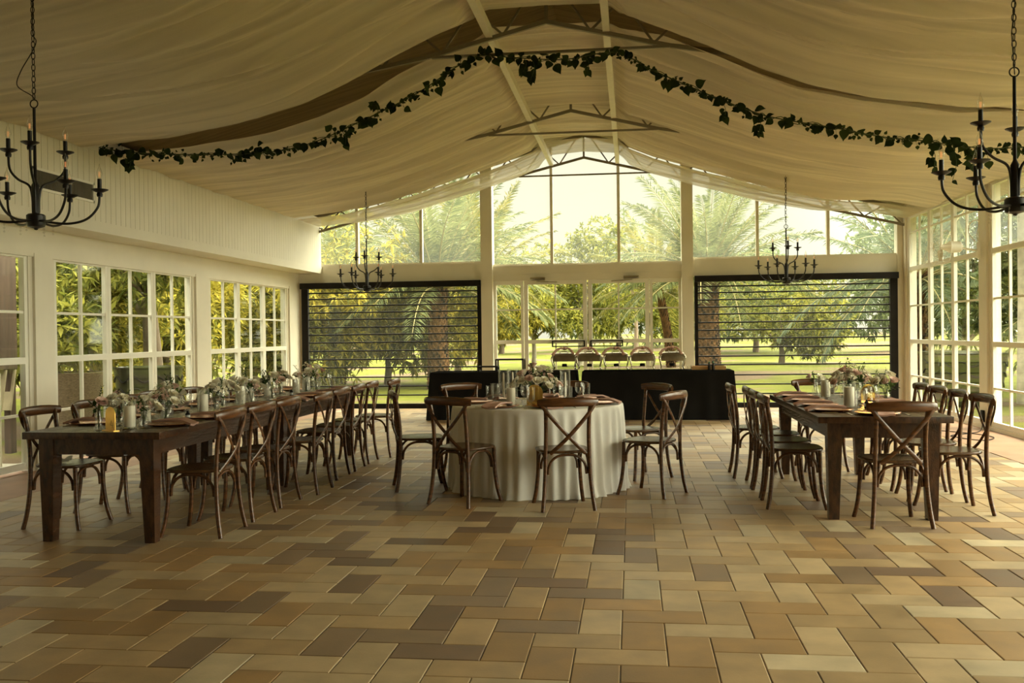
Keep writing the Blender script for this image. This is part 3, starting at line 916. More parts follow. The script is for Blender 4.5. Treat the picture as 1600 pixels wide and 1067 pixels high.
def make_draped_napkin():
    m = MB()
    for s, l in ((-1, .22), (1, .15)):
        p = spline([(0, -.115, .365), (s * l * .3, -.13, .392), (s * l * .65, -.145, .36), (s * l * .9, -.155, .305), (s * l, -.16, .265)], 5)
        k = len(p)
        m.tube(p, [.014 + .004 * math.sin(i * 1.7) + .016 * i / k for i in range(k)], 8, [.014 + .012 * i / k for i in range(k)], (0, 1, 0))
    vs0 = len(m.v)
    def bow(u, v):
        a = 2 * PI * u; b = PI * v
        r = .040 * (1 + .3 * math.sin(3 * a))
        return (r * math.sin(b) * math.cos(a), -.11 + r * math.sin(b) * math.sin(a), .385 + .03 * math.cos(b))
    m.grid(16, 9, bow, True)
    return tag(m.build('draped_napkin', M_NAPKIN, smooth=180), '', 'napkin')
dnaps = Proto(make_draped_napkin())
names = ['leftmost chafing dish', 'second chafing dish from the left', 'middle chafing dish', 'second chafing dish from the right', 'rightmost chafing dish']
for i, (x, y) in enumerate(((-1.10, 15.72), (-.69, 15.70), (-.255, 15.66), (.165, 15.62), (.64, 15.60))):
    chafers.place((x, y, BZ), 0, 'silver ' + names[i] + ' of the five on the black buffet', 'chafing dishes on the buffet', scale=.92)
    dnaps.place((x, y, BZ), (0.15, 0, -.1, .12, 0)[i], 'dusty pink napkin tied over the lid handle of the ' + names[i].replace(' chafing dish', ' dish'), 'pink napkins on the chafing dishes', scale=.92)
# serving bits on the buffet
def glass_cup(label, x, y, z, r=.04, h=.075):
    o = MB().lathe([(0, .004), (r * .8, .004), (r, h), (r * .93, h), (r * .75, .012), (0, .012)], 20).build('glass_cup', M_WARE, smooth=40)
    o.location = (x, y, z); return tag(o, label, 'cup', 'glass cups on the buffet')
glass_cup('small clear glass cup between the rightmost chafing dish and a wooden tray', .90, 15.5, BZ)
glass_cup('small clear glass cup at the right end of the buffet', 1.50, 15.5, BZ)
glass_cup('small clear glass cup near the left end of the black buffet', -2.93, 15.5, BZ)
glass_cup('small clear glass cup beside the wire risers on the buffet', -2.57, 15.45, BZ)
def tray(label, x, y, hx):
    r = thing('wooden_tray', label, 'tray', (x, y, BZ), 0, 'pale wooden trays on the buffet')
    MB().rbox(-hx, hx, -.12, .12, 0, .015, .004).build('base', M_WOODTRAY, r)
    MB().box(-hx, hx, -.13, -.115, 0, .055).box(-hx, hx, .115, .13, 0, .055).box(-hx - .012, -hx, -.13, .13, 0, .055).box(hx, hx + .012, -.13, .13, 0, .055).build('rim', M_WOODTRAY, r, 0)
tray('pale wooden tray left of the two green-capped bottles', 1.09, 15.55, .14)
tray('pale wooden tray right of the two green-capped bottles', 1.365, 15.55, .09)
for i, x in enumerate((1.205, 1.265)):
    b = thing('sauce_bottle', 'small dark bottle with green cap, ' + ('left' if i == 0 else 'right') + ' one of the pair between the trays', 'bottle', (x, 15.38, BZ), 0, 'green-capped bottles on the buffet')
    MB().lathe([(0, 0), (.022, 0), (.024, .01), (.024, .07), (.012, .09), (.011, .105), (0, .105)], 14).build('bottle_body', M_BLACK, b)
    MB().lathe([(0, .105), (.015, .105), (.015, .13), (0, .13)], 14).build('cap', M_GREENCAP, b)
def riser(label, x, y, hx, hy, h, z):
    m = MB(); t = .011
    for sx in (-1, 1):
        for sy in (-1, 1):
            m.box(sx * hx - t, sx * hx + t, sy * hy - t, sy * hy + t, 0, h)
        m.box(sx * hx - t, sx * hx + t, -hy, hy, h - 2 * t, h).box(sx * hx - t, sx * hx + t, -hy, hy, 0, 2 * t)
    for sy in (-1, 1):
        m.box(-hx, hx, sy * hy - t, sy * hy + t, h - 2 * t, h)
    o = m.build('wire_riser', M_BLACK, smooth=0); o.location = (x, y, z)
    tag(o, label, 'riser', 'black wire risers on the buffet')
riser('tall black square-bar riser frame standing on the buffet beside the doors', -2.00, 15.78, .225, .13, .19, BZ)
riser('low black square-bar riser frame at the left of the taller one', -2.32, 15.48, .15, .10, .085, BZ)

# ------------------------------------------------------------------ tableware
def make_charger():
    r = thing('charger_plate', '', 'plate')
    MB().lathe([(0, .002), (.10, .002), (.108, 0), (.11, .003), (.155, .012), (.165, .017), (.163, .020), (.15, .0165), (.108, .008), (0, .008)], 40).build('charger_body', M_COPPER, r, 50)
    return r
def make_napkin():
    m = MB()
    def fn(u, v):
        x = (u - .5) * .115 * (1 + .25 * v); y = (v - .42) * .30
        z = .038 + .008 * math.sin(PI * v) + .004 * math.sin(u * 7 + v * 2) - (.022 * max(0, v - .72) / .28)
        return (x, -y, z)
    m.grid(9, 16, fn)
    b = len(m.v)
    m.grid(9, 16, lambda u, v: (fn(u, v)[0] * .96, fn(u, v)[1] * .97, fn(u, v)[2] - .014))
    n, k = 9, 16
    edge = [i for i in range(n)] + [j * n + n - 1 for j in range(1, k)] + [(k - 1) * n + i for i in range(n - 2, -1, -1)] + [j * n for j in range(k - 2, 0, -1)]
    m.f += [(edge[i], edge[(i + 1) % len(edge)], b + edge[(i + 1) % len(edge)], b + edge[i]) for i in range(len(edge))]
    return tag(m.build('folded_napkin', M_NAPKIN, smooth=50), '', 'napkin')
def make_goblet():
    o = MB().lathe([(0, .002), (.034, .002), (.035, .005), (.012, .010), (.0045, .02), (.0042, .072), (.010, .082), (.030, .098), (.039, .122), (.040, .145), (.034, .185), (.0325, .185), (.0385, .145), (.0375, .122), (.028, .101), (0, .088)], 20).build('wine_glass', M_WARE, smooth=60)
    return tag(o, '', 'glass')
def make_flute():
    o = MB().lathe([(0, .002), (.032, .002), (.033, .006), (.008, .012), (.006, .035), (.022, .048), (.033, .062), (.036, .17), (.0345, .17), (.0315, .066), (.02, .053), (0, .048)], 20).build('stemmed_tumbler', M_WARE, smooth=60)
    return tag(o, '', 'glass')
def make_fork():
    m = MB()
    m.tube([(0, -.10, .004), (0, 0, .005), (0, .04, .006)], [.006, .003, .006], 6, [.002, .002, .002])
    for x in (-.008, -.003, .003, .008):
        m.tube([(x * .7, .04, .006), (x, .05, .007), (x, .095, .005)], .0017, 5)
    return tag(m.build('fork', M_SILVER), '', 'fork')
def make_knife():
    m = MB().tube([(0, -.11, .004), (0, 0, .004), (0, .01, .004)], [.006, .005, .004], 6, [.003, .003, .002])
    m.bar((0, .01, .004), (0, .115, .004), .016, .0018)
    return tag(m.build('knife', M_SILVER), '', 'knife')
chargers, napkins, goblets, flutes, forks, knives = Proto(make_charger()), Proto(make_napkin()), Proto(make_goblet()), Proto(make_flute()), Proto(make_fork()), Proto(make_knife())
def setting(x, y, out, z, where, group, glass=True):
    """out: unit vector from the plate to the diner"""
    o = Vector((out[0], out[1], 0)).normalized(); s = Vector((-o.y, o.x, 0))
    rz = math.atan2(o.y, o.x) + PI / 2
    P = lambda a, b: (x + o.x * a + s.x * b, y + o.y * a + s.y * b, z)
    chargers.place(P(0, 0), rz, 'copper charger plate ' + where, 'charger plates on ' + group)
    napkins.place(P(0.02, 0.0), rz + .04, 'folded dusty pink napkin on the charger ' + where, 'napkins on ' + group)
    forks.place(P(.0, -.2), rz, 'silver fork beside the charger ' + where, 'forks on ' + group)
    knives.place(P(.0, .2), rz, 'silver knife beside the charger ' + where, 'knives on ' + group)
    if glass:
        goblets.place(P(-.21, .11), rz, 'stemmed wine glass behind the charger ' + where, 'wine glasses on ' + group)
        flutes.place(P(-.17, .20), rz, 'clear stemmed tumbler behind the charger ' + where, 'tumblers on ' + group)
def seat_name(i, n, what):
    return 'at the %s %s' % ('nearest' if i == 0 else 'farthest' if i == n - 1 else ORD[i], what)
for i, yy in enumerate([6.56, 7.14, 7.72, 8.24, 9.0, 9.6, 10.16, 10.70]):
    setting(-3.32, yy, (1, 0), TZ, seat_name(i, 8, 'aisle-side seat of the long table'), 'the aisle side of the long table')
for i, yy in enumerate([6.66, 7.26, 7.86, 8.44, 9.04, 9.62, 10.18, 10.72]):
    setting(-3.965, yy, (-1, 0), TZ, seat_name(i, 8, 'window-side seat of the long table'), 'the window side of the long table')
for i, yy in enumerate([7.70, 8.22, 8.78, 9.34]):
    setting(1.53, yy, (-1, 0), TZ, seat_name(i, 4, 'aisle-side seat of the right-hand table'), 'the aisle side of the right table')
for i, yy in enumerate([7.76, 8.28, 8.78, 9.30]):
    setting(2.09, yy, (1, 0), TZ, seat_name(i, 4, 'window-side seat of the right-hand table'), 'the window side of the right table')
setting(1.80, 7.38, (0, -1), TZ, 'at the near head of the right-hand table', 'the ends of the right table', False)
for i, (a, nm) in enumerate(((-74, 'front'), (-118, 'front left'), (178, 'left'), (132, 'back left'), (84, 'back'), (38, 'back right'), (-12, 'right'))):
    c, s = math.cos(math.radians(a)), math.sin(math.radians(a))
    setting(RC.x + c * .575, RC.y + s * .575, (c, s), RZ, 'at the %s seat of the round table' % nm, 'the round table')

# candles in straight glasses
def make_hurricane():
    return tag(MB().lathe([(0, .004), (.043, .004), (.045, .008), (.045, .205), (.0425, .205), (.0425, .012), (0, .012)], 24).build('candle_glass', M_WARE, smooth=50), '', 'candle holder')
def make_pillar():
    r = thing('pillar_candle', '', 'candle')
    MB().lathe([(0, 0), (.0365, 0), (.038, .003), (.038, .142), (.035, .147), (.012, .145), (0, .143)], 24).build('wax', M_WAX, r, 50)
    MB().tube([(0, 0, .142), (.001, 0, .150), (.003, 0, .156)], .0012, 5).build('wick', M_INK, r)
    return r
hurricanes, pillars = Proto(make_hurricane()), Proto(make_pillar())
def pillar_set(x, y, z, where, grp, sc=1.0):
    hurricanes.place((x, y, z), 0, 'clear candle glass ' + where, 'candle glasses on ' + grp, scale=sc)
    pillars.place((x, y, z + .0125 * sc), 0, 'ivory pillar candle ' + where, 'pillar candles on ' + grp, scale=sc)
pill = [(-3.50, 6.34), (-3.62, 6.80), (-3.48, 7.46), (-3.74, 8.02), (-3.60, 8.50), (-3.66, 8.86), (-3.78, 9.62), (-3.66, 10.15), (-3.72, 10.66)]
for i, (x, y) in enumerate(pill):
    pillar_set(x, y, TZ, 'down the long table, %s' % ('nearest the number 4 sign' if i == 0 else 'farthest from the number 4 sign' if i == len(pill) - 1 else ORD[i] + ' from the number 4 sign'), 'the long table', (1, .8, 1.05, .85, 1.1, 1, 1, 1, 1)[i])
pillar_set(-1.055, 8.33, RZ, 'left of the gold arch on the round table', 'the round table', 1.0)
pillar_set(1.735, 8.02, TZ, 'nearest the front on the right-hand table', 'the right table', 1.05)
pillar_set(1.76, 9.10, TZ, 'toward the far end of the right-hand table', 'the right table', 1.05)
# taper candles in tall cylinders on the round table
def taper_set(x, y, where):
    h = tag(MB().lathe([(0, .004), (.046, .004), (.048, .008), (.048, .30), (.0455, .30), (.0455, .012), (0, .012)], 24).build('tall_glass_cylinder', M_WARE, smooth=50), 'tall clear glass cylinder ' + where, 'candle holder', 'tall cylinders on the round table')
    h.location = (x, y, RZ)
    r = thing('taper_candle', 'ivory taper candle in the cylinder ' + where, 'candle', (x, y, RZ + .0125), 0, 'taper candles on the round table')
    MB().lathe([(0, 0), (.026, 0), (.026, .006), (.010, .02), (.014, .045), (.0, .045)], 16).build('candle_base', M_WARE, r)
    MB().lathe([(0, .03), (.0115, .03), (.009, .25), (0, .262)], 14).build('wax', M_WAX, r, 60)
    MB().tube([(0, 0, .258), (.002, 0, .268)], .0012, 5).build('wick', M_INK, r)
taper_set(-1.20, 8.93, 'left of the flowers on the round table')
taper_set(-1.13, 9.06, 'just behind the left tall candle on the round table')
taper_set(-.62, 8.92, 'right of the flowers on the round table')
# loose tumblers and votives
def make_votive():
    return tag(MB().lathe([(0, .004), (.030, .004), (.033, .06), (.030, .06), (.027, .012), (0, .012)], 18).build('votive_cup', M_WARE, smooth=50), '', 'votive')
votives = Proto(make_votive())
for i, (x, y) in enumerate(((-3.43, 6.40), (-3.58, 7.02), (-3.44, 7.66), (-3.52, 8.28), (-3.70, 9.2), (-3.62, 9.92))):
    votives.place((x, y, TZ), 0, 'small clear glass votive in the centre row of the long table, %s from the front' % (ORD[i] if i else 'nearest'), 'votives on the long table')
for x, y, w in ((-.98, 8.25, 'in front of the pillar candle on the round table'), (-.72, 8.30, 'right of the gold arch on the round table')):
    votives.place((x, y, RZ), 0, 'small clear glass votive ' + w, 'votives on the round table')
votives.place((1.66, 8.55, TZ), 0, 'small clear glass votive in the middle of the right-hand table', 'votives on the right table')

# table number arches
def arch(name, label, x, y, z, w, h, rz, number=False, mat=None):
    mat = mat or M_GOLD
    r = thing(name, label, 'table sign', (x, y, z), rz)
    pts = [(-w / 2, 0)] + [(-w / 2 * math.cos(a), h - w / 2 + w / 2 * math.sin(a)) for a in [PI * k / 18 for k in range(19)]] + [(w / 2, 0)]
    n = len(pts)
    m = MB().add([(px_, -.002, pz) for px_, pz in pts] + [(px_, .002, pz) for px_, pz in pts], [tuple(range(n)), tuple(range(2 * n - 1, n - 1, -1))] + [(i, n + i, n + (i + 1) % n, (i + 1) % n) for i in range(n)])
    m.build('arch_panel', mat, r, 0)
    MB().box(-w / 2 - .012, w / 2 + .012, -.022, .022, 0, .006).build('stand', M_GOLD, r, 0)
    if number:
        q = MB(); a = .0035
        X = w * .18
        for p0, p1 in (((X - .006, .072), (X - .016, .040)), ((X - .016, .040), (X + .014, .040)), ((X + .006, .058), (X + .006, .022))):
            q.bar((p0[0], -.0025, p0[1]), (p1[0], -.0025, p1[1]), a * .6, .0012, (0, 1, 0))
        q.build('numeral', M_INK, r, 0)
arch('table_number_sign', 'gold arch sign with a thin black number 4, near end of long table', -3.545, 6.17, TZ, .112, .165, -.48, True)
arch('gold_arch', 'gold mirror arch standing before the flowers on the round table', -.85, 8.37, RZ, .145, .185, -.1, False, M_MIRROR)
arch('gold_arch', 'gold mirror arch among the flower vases on the right-hand table', 1.935, 8.25, TZ, .145, .175, .55, False, M_MIRROR)

# little favour bottles
def favour(x, y, z, label):
    b = thing('favour_bottle', label, 'bottle', (x, y, z), 0, 'small dark favour bottles on the tables')
    MB().lathe([(0, 0), (.017, 0), (.018, .004), (.018, .045), (.008, .058), (.008, .068), (0, .068)], 14).build('bottle_body', M_BLACK, b)
    MB().lathe([(.0184, .012), (.0187, .012), (.0187, .036), (.0184, .036)], 14, cap0=False, cap1=False).build('paper_label', M_PAPER, b)
favour(-3.40, 7.02, TZ, 'small dark favour bottle with pale label between wine glasses on the long table')
favour(-3.58, 9.78, TZ, 'small dark favour bottle toward the far end of the long table')
favour(1.86, 7.98, TZ, 'small dark favour bottle beside the front candle of the right-hand table')

# ------------------------------------------------------------------ flowers
def petal(m, base, d, up, L_, W_, cup):
    d = Vector(d).normalized(); up = Vector(up).normalized()
    s = d.cross(up).normalized(); up = s.cross(d)
    b0 = len(m.v)
    vs, fs = [], []
    for j in range(4):
        v = j / 3
        w = W_ * (.35, .9, 1.0, .5)[j]
        c = Vector(base) + d * (L_ * v) + up * (cup * math.sin(v * 2.2))
        for i in range(3):
            u = i - 1
            vs.append(c + s * (u * w / 2) + up * (.25 * cup * abs(u) * (1 if j < 3 else .4)))
    for j in range(3):
        for i in range(2):
            fs.append((j * 3 + i, j * 3 + i + 1, (j + 1) * 3 + i + 1, (j + 1) * 3 + i))
    m.add(vs, fs)
def rose_mesh(mat, r, seed, name='rose'):
    rnd = random.Random(seed); m = MB()
    for ring, (k, el, ln, wd) in enumerate(((3, 84, .60, .62), (5, 74, .74, .78), (6, 58, .86, .86), (7, 36, .92, .92))):
        for i in range(k):
            a = 2 * PI * (i + rnd.uniform(-.15, .15)) / k + ring * .6
            e = math.radians(el + rnd.uniform(-8, 8))
            d = Vector((math.cos(a) * math.cos(e), math.sin(a) * math.cos(e), math.sin(e)))
            petal(m, (math.cos(a) * r * .08 * ring, math.sin(a) * r * .08 * ring, 0), d, (-math.cos(a) * math.sin(e), -math.sin(a) * math.sin(e), math.cos(e)), r * ln, r * wd, r * .22)
    return m.mesh(name, mat, 180)
def filler_mesh(mat, r, seed):
    rnd = random.Random(seed); m = MB()
    for k in range(16):
        p = Vector((rnd.gauss(0, 1), rnd.gauss(0, 1), rnd.gauss(0.3, 1))).normalized() * r * rnd.uniform(.5, 1)
        for i in range(5):
            a = 2 * PI * i / 5 + k
            petal(m, p, (math.cos(a), math.sin(a), .5), (0, 0, 1), r * .34, r * .26, r * .08)
    return m.mesh('filler_blossom', mat, 180)
def leaf_spray_mesh(n, L_, seed, mat=M_GREEN, spread=1.0):
    rnd = random.Random(seed); m = MB()
    for k in range(n):
        a = rnd.uniform(0, 2 * PI); e = rnd.uniform(-.3, 1.0)
        d = Vector((math.cos(a) * math.cos(e), math.sin(a) * math.cos(e), math.sin(e)))
        petal(m, d * rnd.uniform(.2, .8) * L_ * spread, d + Vector((0, 0, rnd.uniform(-.5, .3))), (0, 0, 1), L_ * rnd.uniform(.6, 1), L_ * .42, L_ * .12)
    return m.mesh('leaf', mat, 180)
def sprig_mesh(h, seed):
    rnd = random.Random(seed); m = MB()
    p = spline([(0, 0, 0), (.01, .005, h * .5), (.03, .0, h)], 4)
    m.tube(p, .0012, 4)
    for i, q in enumerate(p[2:]):
        for s in (-1, 1):
            petal(m, q, (s * .8, rnd.uniform(-.6, .6), .55), (0, 0, 1), .026, .010, .004)
    return m.mesh('sprig', M_GREEN, 180)
ROSES_W = [rose_mesh(M_PETAL_W, .044, s) for s in (1, 2)]
ROSES_P = [rose_mesh(M_PETAL_P, .040, s) for s in (3, 4)]
FILL = [filler_mesh(M_PETAL_W, .035, 5), filler_mesh(M_PETAL_P, .03, 6)]
LEAVES = [leaf_spray_mesh(7, .05, 7), leaf_spray_mesh(9, .06, 8)]
SPRIGS = [sprig_mesh(.11, 9), sprig_mesh(.15, 10)]
def put(mesh, name, parent, loc, rot=(0, 0, 0), sc=1.0):
    o = bpy.data.objects.new(name, mesh); COL.objects.link(o); o.parent = parent
    o.location = loc; o.rotation_euler = rot; o.scale = (sc,) * 3
    return o
def vase_of_flowers(x, y, z, label, seed, vr, vh, nw, np_, nf, nl, ns, rad, grp, neck=True):
    rnd = random.Random(seed)
    root = thing('flower_vase', label, 'flower arrangement', (x, y, z), 0, grp)
    if neck: prof = [(0, .003), (vr, .003), (vr * 1.02, vh * .1), (vr * .98, vh * .55), (vr * .55, vh * .78), (vr * .6, vh), (vr * .54, vh), (vr * .48, vh * .78), (vr * .9, vh * .52), (vr * .92, .01), (0, .01)]
    else: prof = [(0, .003), (vr * .8, .003), (vr, vh * .5), (vr * .9, vh), (vr * .84, vh), (vr * .93, vh * .5), (vr * .74, .01), (0, .01)]
    MB().lathe(prof, 20).build('vase', M_WARE, root, 60)
    heads = []
    st = MB()
    for kind, cnt in (('w', nw), ('p', np_), ('f', nf)):
        for _ in range(cnt):
            for _try in range(12):
                a = rnd.uniform(0, 2 * PI); q = math.sqrt(rnd.random())
                p = Vector((math.cos(a) * q * rad, math.sin(a) * q * rad, vh + .02 + rad * (1.0 - q * q) * .9 * rnd.uniform(.6, 1.1)))
                if all((p - h).length > .042 for h in heads): break
            heads.append(p)
            tilt = Vector((p.x, p.y, rad * .9)).normalized()
            rot = tilt.to_track_quat('Z', 'Y').to_euler()
            me, nm = {'w': (rnd.choice(ROSES_W), 'cream_rose'), 'p': (rnd.choice(ROSES_P), 'blush_rose'), 'f': (rnd.choice(FILL), 'filler_blossom')}[kind]
            put(me, nm, root, p, rot, rnd.uniform(.95, 1.25))
            st.tube([(rnd.uniform(-.3, .3) * vr, rnd.uniform(-.3, .3) * vr, .012), (p.x * .25, p.y * .25, vh * .9), tuple(p)], .0016, 5)
    st.build('stems', M_STEM, root)
    for k in range(nl):
        a = rnd.uniform(0, 2 * PI)
        put(rnd.choice(LEAVES), 'foliage', root, (math.cos(a) * rad * .7, math.sin(a) * rad * .7, vh + rnd.uniform(-.01, rad * .5)), (0, 0, rnd.uniform(0, 6)), rnd.uniform(.7, 1.05))
    for k in range(ns):
        a = rnd.uniform(0, 2 * PI)
        put(rnd.choice(SPRIGS), 'sprig', root, (math.cos(a) * rad * .5, math.sin(a) * rad * .5, vh + rad * .4), (rnd.uniform(-.5, .5), rnd.uniform(-.5, .5), a), rnd.uniform(.8, 1.1))
gl = 'flower vases along the long table'
spec = [(-3.66, 6.22, 'slim bud vase with one blush rose beside the number 4 sign', .022, .15, 0, 1, 1, 2, 1, .035),
        (-3.49, 6.52, 'low vase of cream blossoms just behind the number 4 sign', .034, .10, 2, 0, 3, 1, 1, .07),
        (-3.78, 6.70, 'cream and white blossoms on the window side of the first chargers', .034, .11, 2, 0, 3, 2, 1, .08),
        (-3.55, 6.96, 'vase with a trailing pink petal and white filler, third cluster of the long table', .036, .11, 2, 1, 3, 2, 1, .085),
        (-3.66, 7.22, 'vase with a large open cream rose on the near half of the long table', .036, .13, 3, 1, 3, 3, 2, .10),
        (-3.84, 7.60, 'leafy vase in front of the window post on the long table', .034, .12, 2, 0, 2, 5, 3, .085),
        (-3.54, 7.82, 'mostly green vase with one white rose, before the table joint', .036, .13, 2, 0, 1, 5, 2, .08),
        (-3.66, 8.24, 'cream roses and leaves over the joint of the two long tables', .036, .13, 3, 1, 3, 4, 1, .095),
        (-3.56, 8.66, 'white blossoms with pink rose right after the table joint', .036, .12, 2, 2, 3, 3, 1, .09),
        (-3.80, 8.98, 'pink and cream roses with upright sprigs on the far half', .036, .13, 2, 2, 2, 3, 2, .09),
        (-3.60, 9.28, 'vase with a yellowish cream rose and tall dark sprigs', .034, .14, 2, 0, 2, 4, 3, .085),
        (-3.72, 9.82, 'white roses with dark hanging leaves on the far half', .036, .14, 3, 1, 2, 4, 3, .095),
        (-3.62, 10.36, 'blush rose and big dark leaves near the far end of the long table', .038, .15, 2, 2, 2, 5, 3, .11),
        (-3.66, 10.82, 'last vase of cream and blush roses at the far end of the long table', .038, .14, 2, 2, 2, 3, 2, .10)]
for i, (x, y, lab, vr, vh, a, b, c, d, e, rad) in enumerate(spec):
    if i: lab = 'vase of cream and %s flowers on the long table, %s' % ('blush' if b else 'white', ORD[i] + ' from its near end' if i < len(spec) - 1 else 'last at its far end')
    vase_of_flowers(x, y, TZ, lab, 20 + i, vr, vh, a + (2 if i else 0), b, c + (2 if i else 0), d + 3, e, rad * 1.2, gl)
vase_of_flowers(-.88, 8.74, RZ, 'large low bowl of cream and blush roses in the middle of the round table', 60, .07, .11, 20, 9, 12, 18, 5, .225, None, False)
gr = 'flower vases on the right table'
vase_of_flowers(1.84, 8.48, TZ, 'tall bunch of cream and blush flowers between the candles of the right-hand table', 71, .04, .15, 6, 3, 8, 8, 5, .14, gr)
vase_of_flowers(1.96, 8.76, TZ, 'white blossoms with green sprigs behind the gold arch of the right-hand table', 72, .036, .14, 4, 2, 6, 6, 4, .12, gr)
vase_of_flowers(2.14, 8.50, TZ, 'blush roses with broad leaves right of the gold arch on the right-hand table', 73, .036, .13, 3, 3, 4, 7, 2, .11, gr)
vase_of_flowers(1.72, 9.36, TZ, 'small leafy vase near the far end of the right-hand table', 74, .034, .12, 1, 1, 1, 4, 1, .07, gr)

# ------------------------------------------------------------------ chandeliers
def make_chandelier(zt, cord=False, phase=0.0):
    """origin at the bottom of the hub; zt = height of the chain's top"""
    r = thing('chandelier', '', 'chandelier', group='black candle chandeliers')
    MB().lathe([(0, -.012), (.012, -.008), (.014, 0), (.055, .012), (.062, .03), (.062, .09), (.05, .10), (.02, .105), (0, .105)], 24).build('hub', M_CHAND, r, 40)
    MB().lathe([(0, .09), (.026, .09), (.026, .30), (.018, .315), (.011, .33), (.010, .84), (0, .84)], 14).build('rod', M_CHAND, r, 40)
    MB().tube([(.028 * math.cos(a), 0, .865 + .028 * math.sin(a)) for a in [2 * PI * k / 20 for k in range(20)]], .0045, 6, closed=True).build('ring', M_CHAND, r)
    ch = MB(); z = .895; k = 0
    while z < zt:
        pts = []
        for q in range(14):
            a = 2 * PI * q / 14
            x = .0125 * math.cos(a); zz = .024 * math.sin(a)
            pts.append((x, 0, z + .02 + zz) if k % 2 else (0, x, z + .02 + zz))
        ch.tube(pts, .0032, 5, closed=True, up=(0, 1, 0) if k % 2 else (1, 0, 0)); z += .040; k += 1
    ch.build('chain', M_CHAND, r)
    if cord:
        p = spline([(0, .01, .9), (-.03, .01, .93), (-.13, .01, 1.0), (-.10, .01, 1.10), (-.02, .01, 1.22), (.015, .012, 1.3), (-.01, .012, 1.4), (.01, .01, zt)], 6)
        MB().tube(p, .0035, 6).build('cord', M_CHAND, r)
    else:
        MB().tube([(.004, .004, .85), (-.012, .006, 1.1), (.012, -.004, 1.35), (0, 0, zt)], .003, 5).build('cord', M_CHAND, r)
    lights = []
    def arm(a, pts, z0):
        c, s = math.cos(a), math.sin(a)
        p = spline(pts, 6)
        o = MB().tube([(x * c, x * s, z) for x, z in ((q.x, q.z) for q in p)], .0085, 8).build('arm', M_CHAND, r)
        x, z = pts[-1][0], pts[-1][2]
        at = (x * c, x * s, z)
        MB().lathe([(0, -.012), (.018, -.012), (.021, .004), (.017, .018), (.03, .022), (.058, .036), (.060, .040), (.03, .030), (0, .030)], 18).build('drip_pan', M_CHAND, o, loc=at)
        MB().lathe([(0, .028), (.0145, .028), (.0145, .115), (0, .117)], 12).build('candle_sleeve', M_CHAND, o, loc=at)
        MB().lathe([(.009, .115), (.013, .122), (.019, .145), (.0195, .158), (.014, .180), (.006, .200), (.002, .222), (0, .223)], 14, cap0=False).build('bulb', M_BULB, o, 60, loc=at)
        MB().tube([(-.003, 0, .13), (-.004, 0, .165), (.004, 0, .165), (.003, 0, .13)], .0012, 4).build('filament', M_FILAMENT, o, loc=at)
    for k in range(6):
        arm(phase + k * PI / 3, [(.05, 0, .05), (.20, 0, .04), (.32, 0, .075), (.395, 0, .16), (.41, 0, .25)], 0)
    for k in range(3):
        arm(phase + .45 + k * 2 * PI / 3, [(.022, 0, .11), (.026, 0, .22), (.05, 0, .30), (.14, 0, .35), (.20, 0, .42), (.21, 0, .52)], 0)
    m = MB()
    rnd = random.Random(3)
    for k in range(6):
        a = phase + k * PI / 3 + .3; q = rnd.uniform(.05, .30)
        x, y = q * math.cos(a), q * math.sin(a)
        zz = .046
        for j in range(3):
            zc = zz - .03 - .024 * j
            m.lathe([(0, -.010), (.008, 0), (0, .010)], 8, (x, y, zc))
        m.tube([(x, y, zz), (x, y, zz - .08)], .0008, 4)
    m.build('crystal_drops', M_WARE, r, 20)
    return r
for x, y, z, ph, cord, lab in ((-4.1, 6.22, 2.165, .52, True, 'black iron candle chandelier close at the left, before the boarded bulkhead'),
                               (-4.15, 14.8, 2.075, .2, False, 'black candle chandelier hanging before the left roller shutter'),
                               (2.33, 6.20, 2.085, .75, False, 'black iron candle chandelier close at the right edge of the view'),
                               (2.31, 14.8, 2.075, .05, False, 'black chandelier hanging before the right roller shutter')):
    c = make_chandelier(4.02 - z, cord, ph)
    c.location = (x, y, z); c['label'] = lab

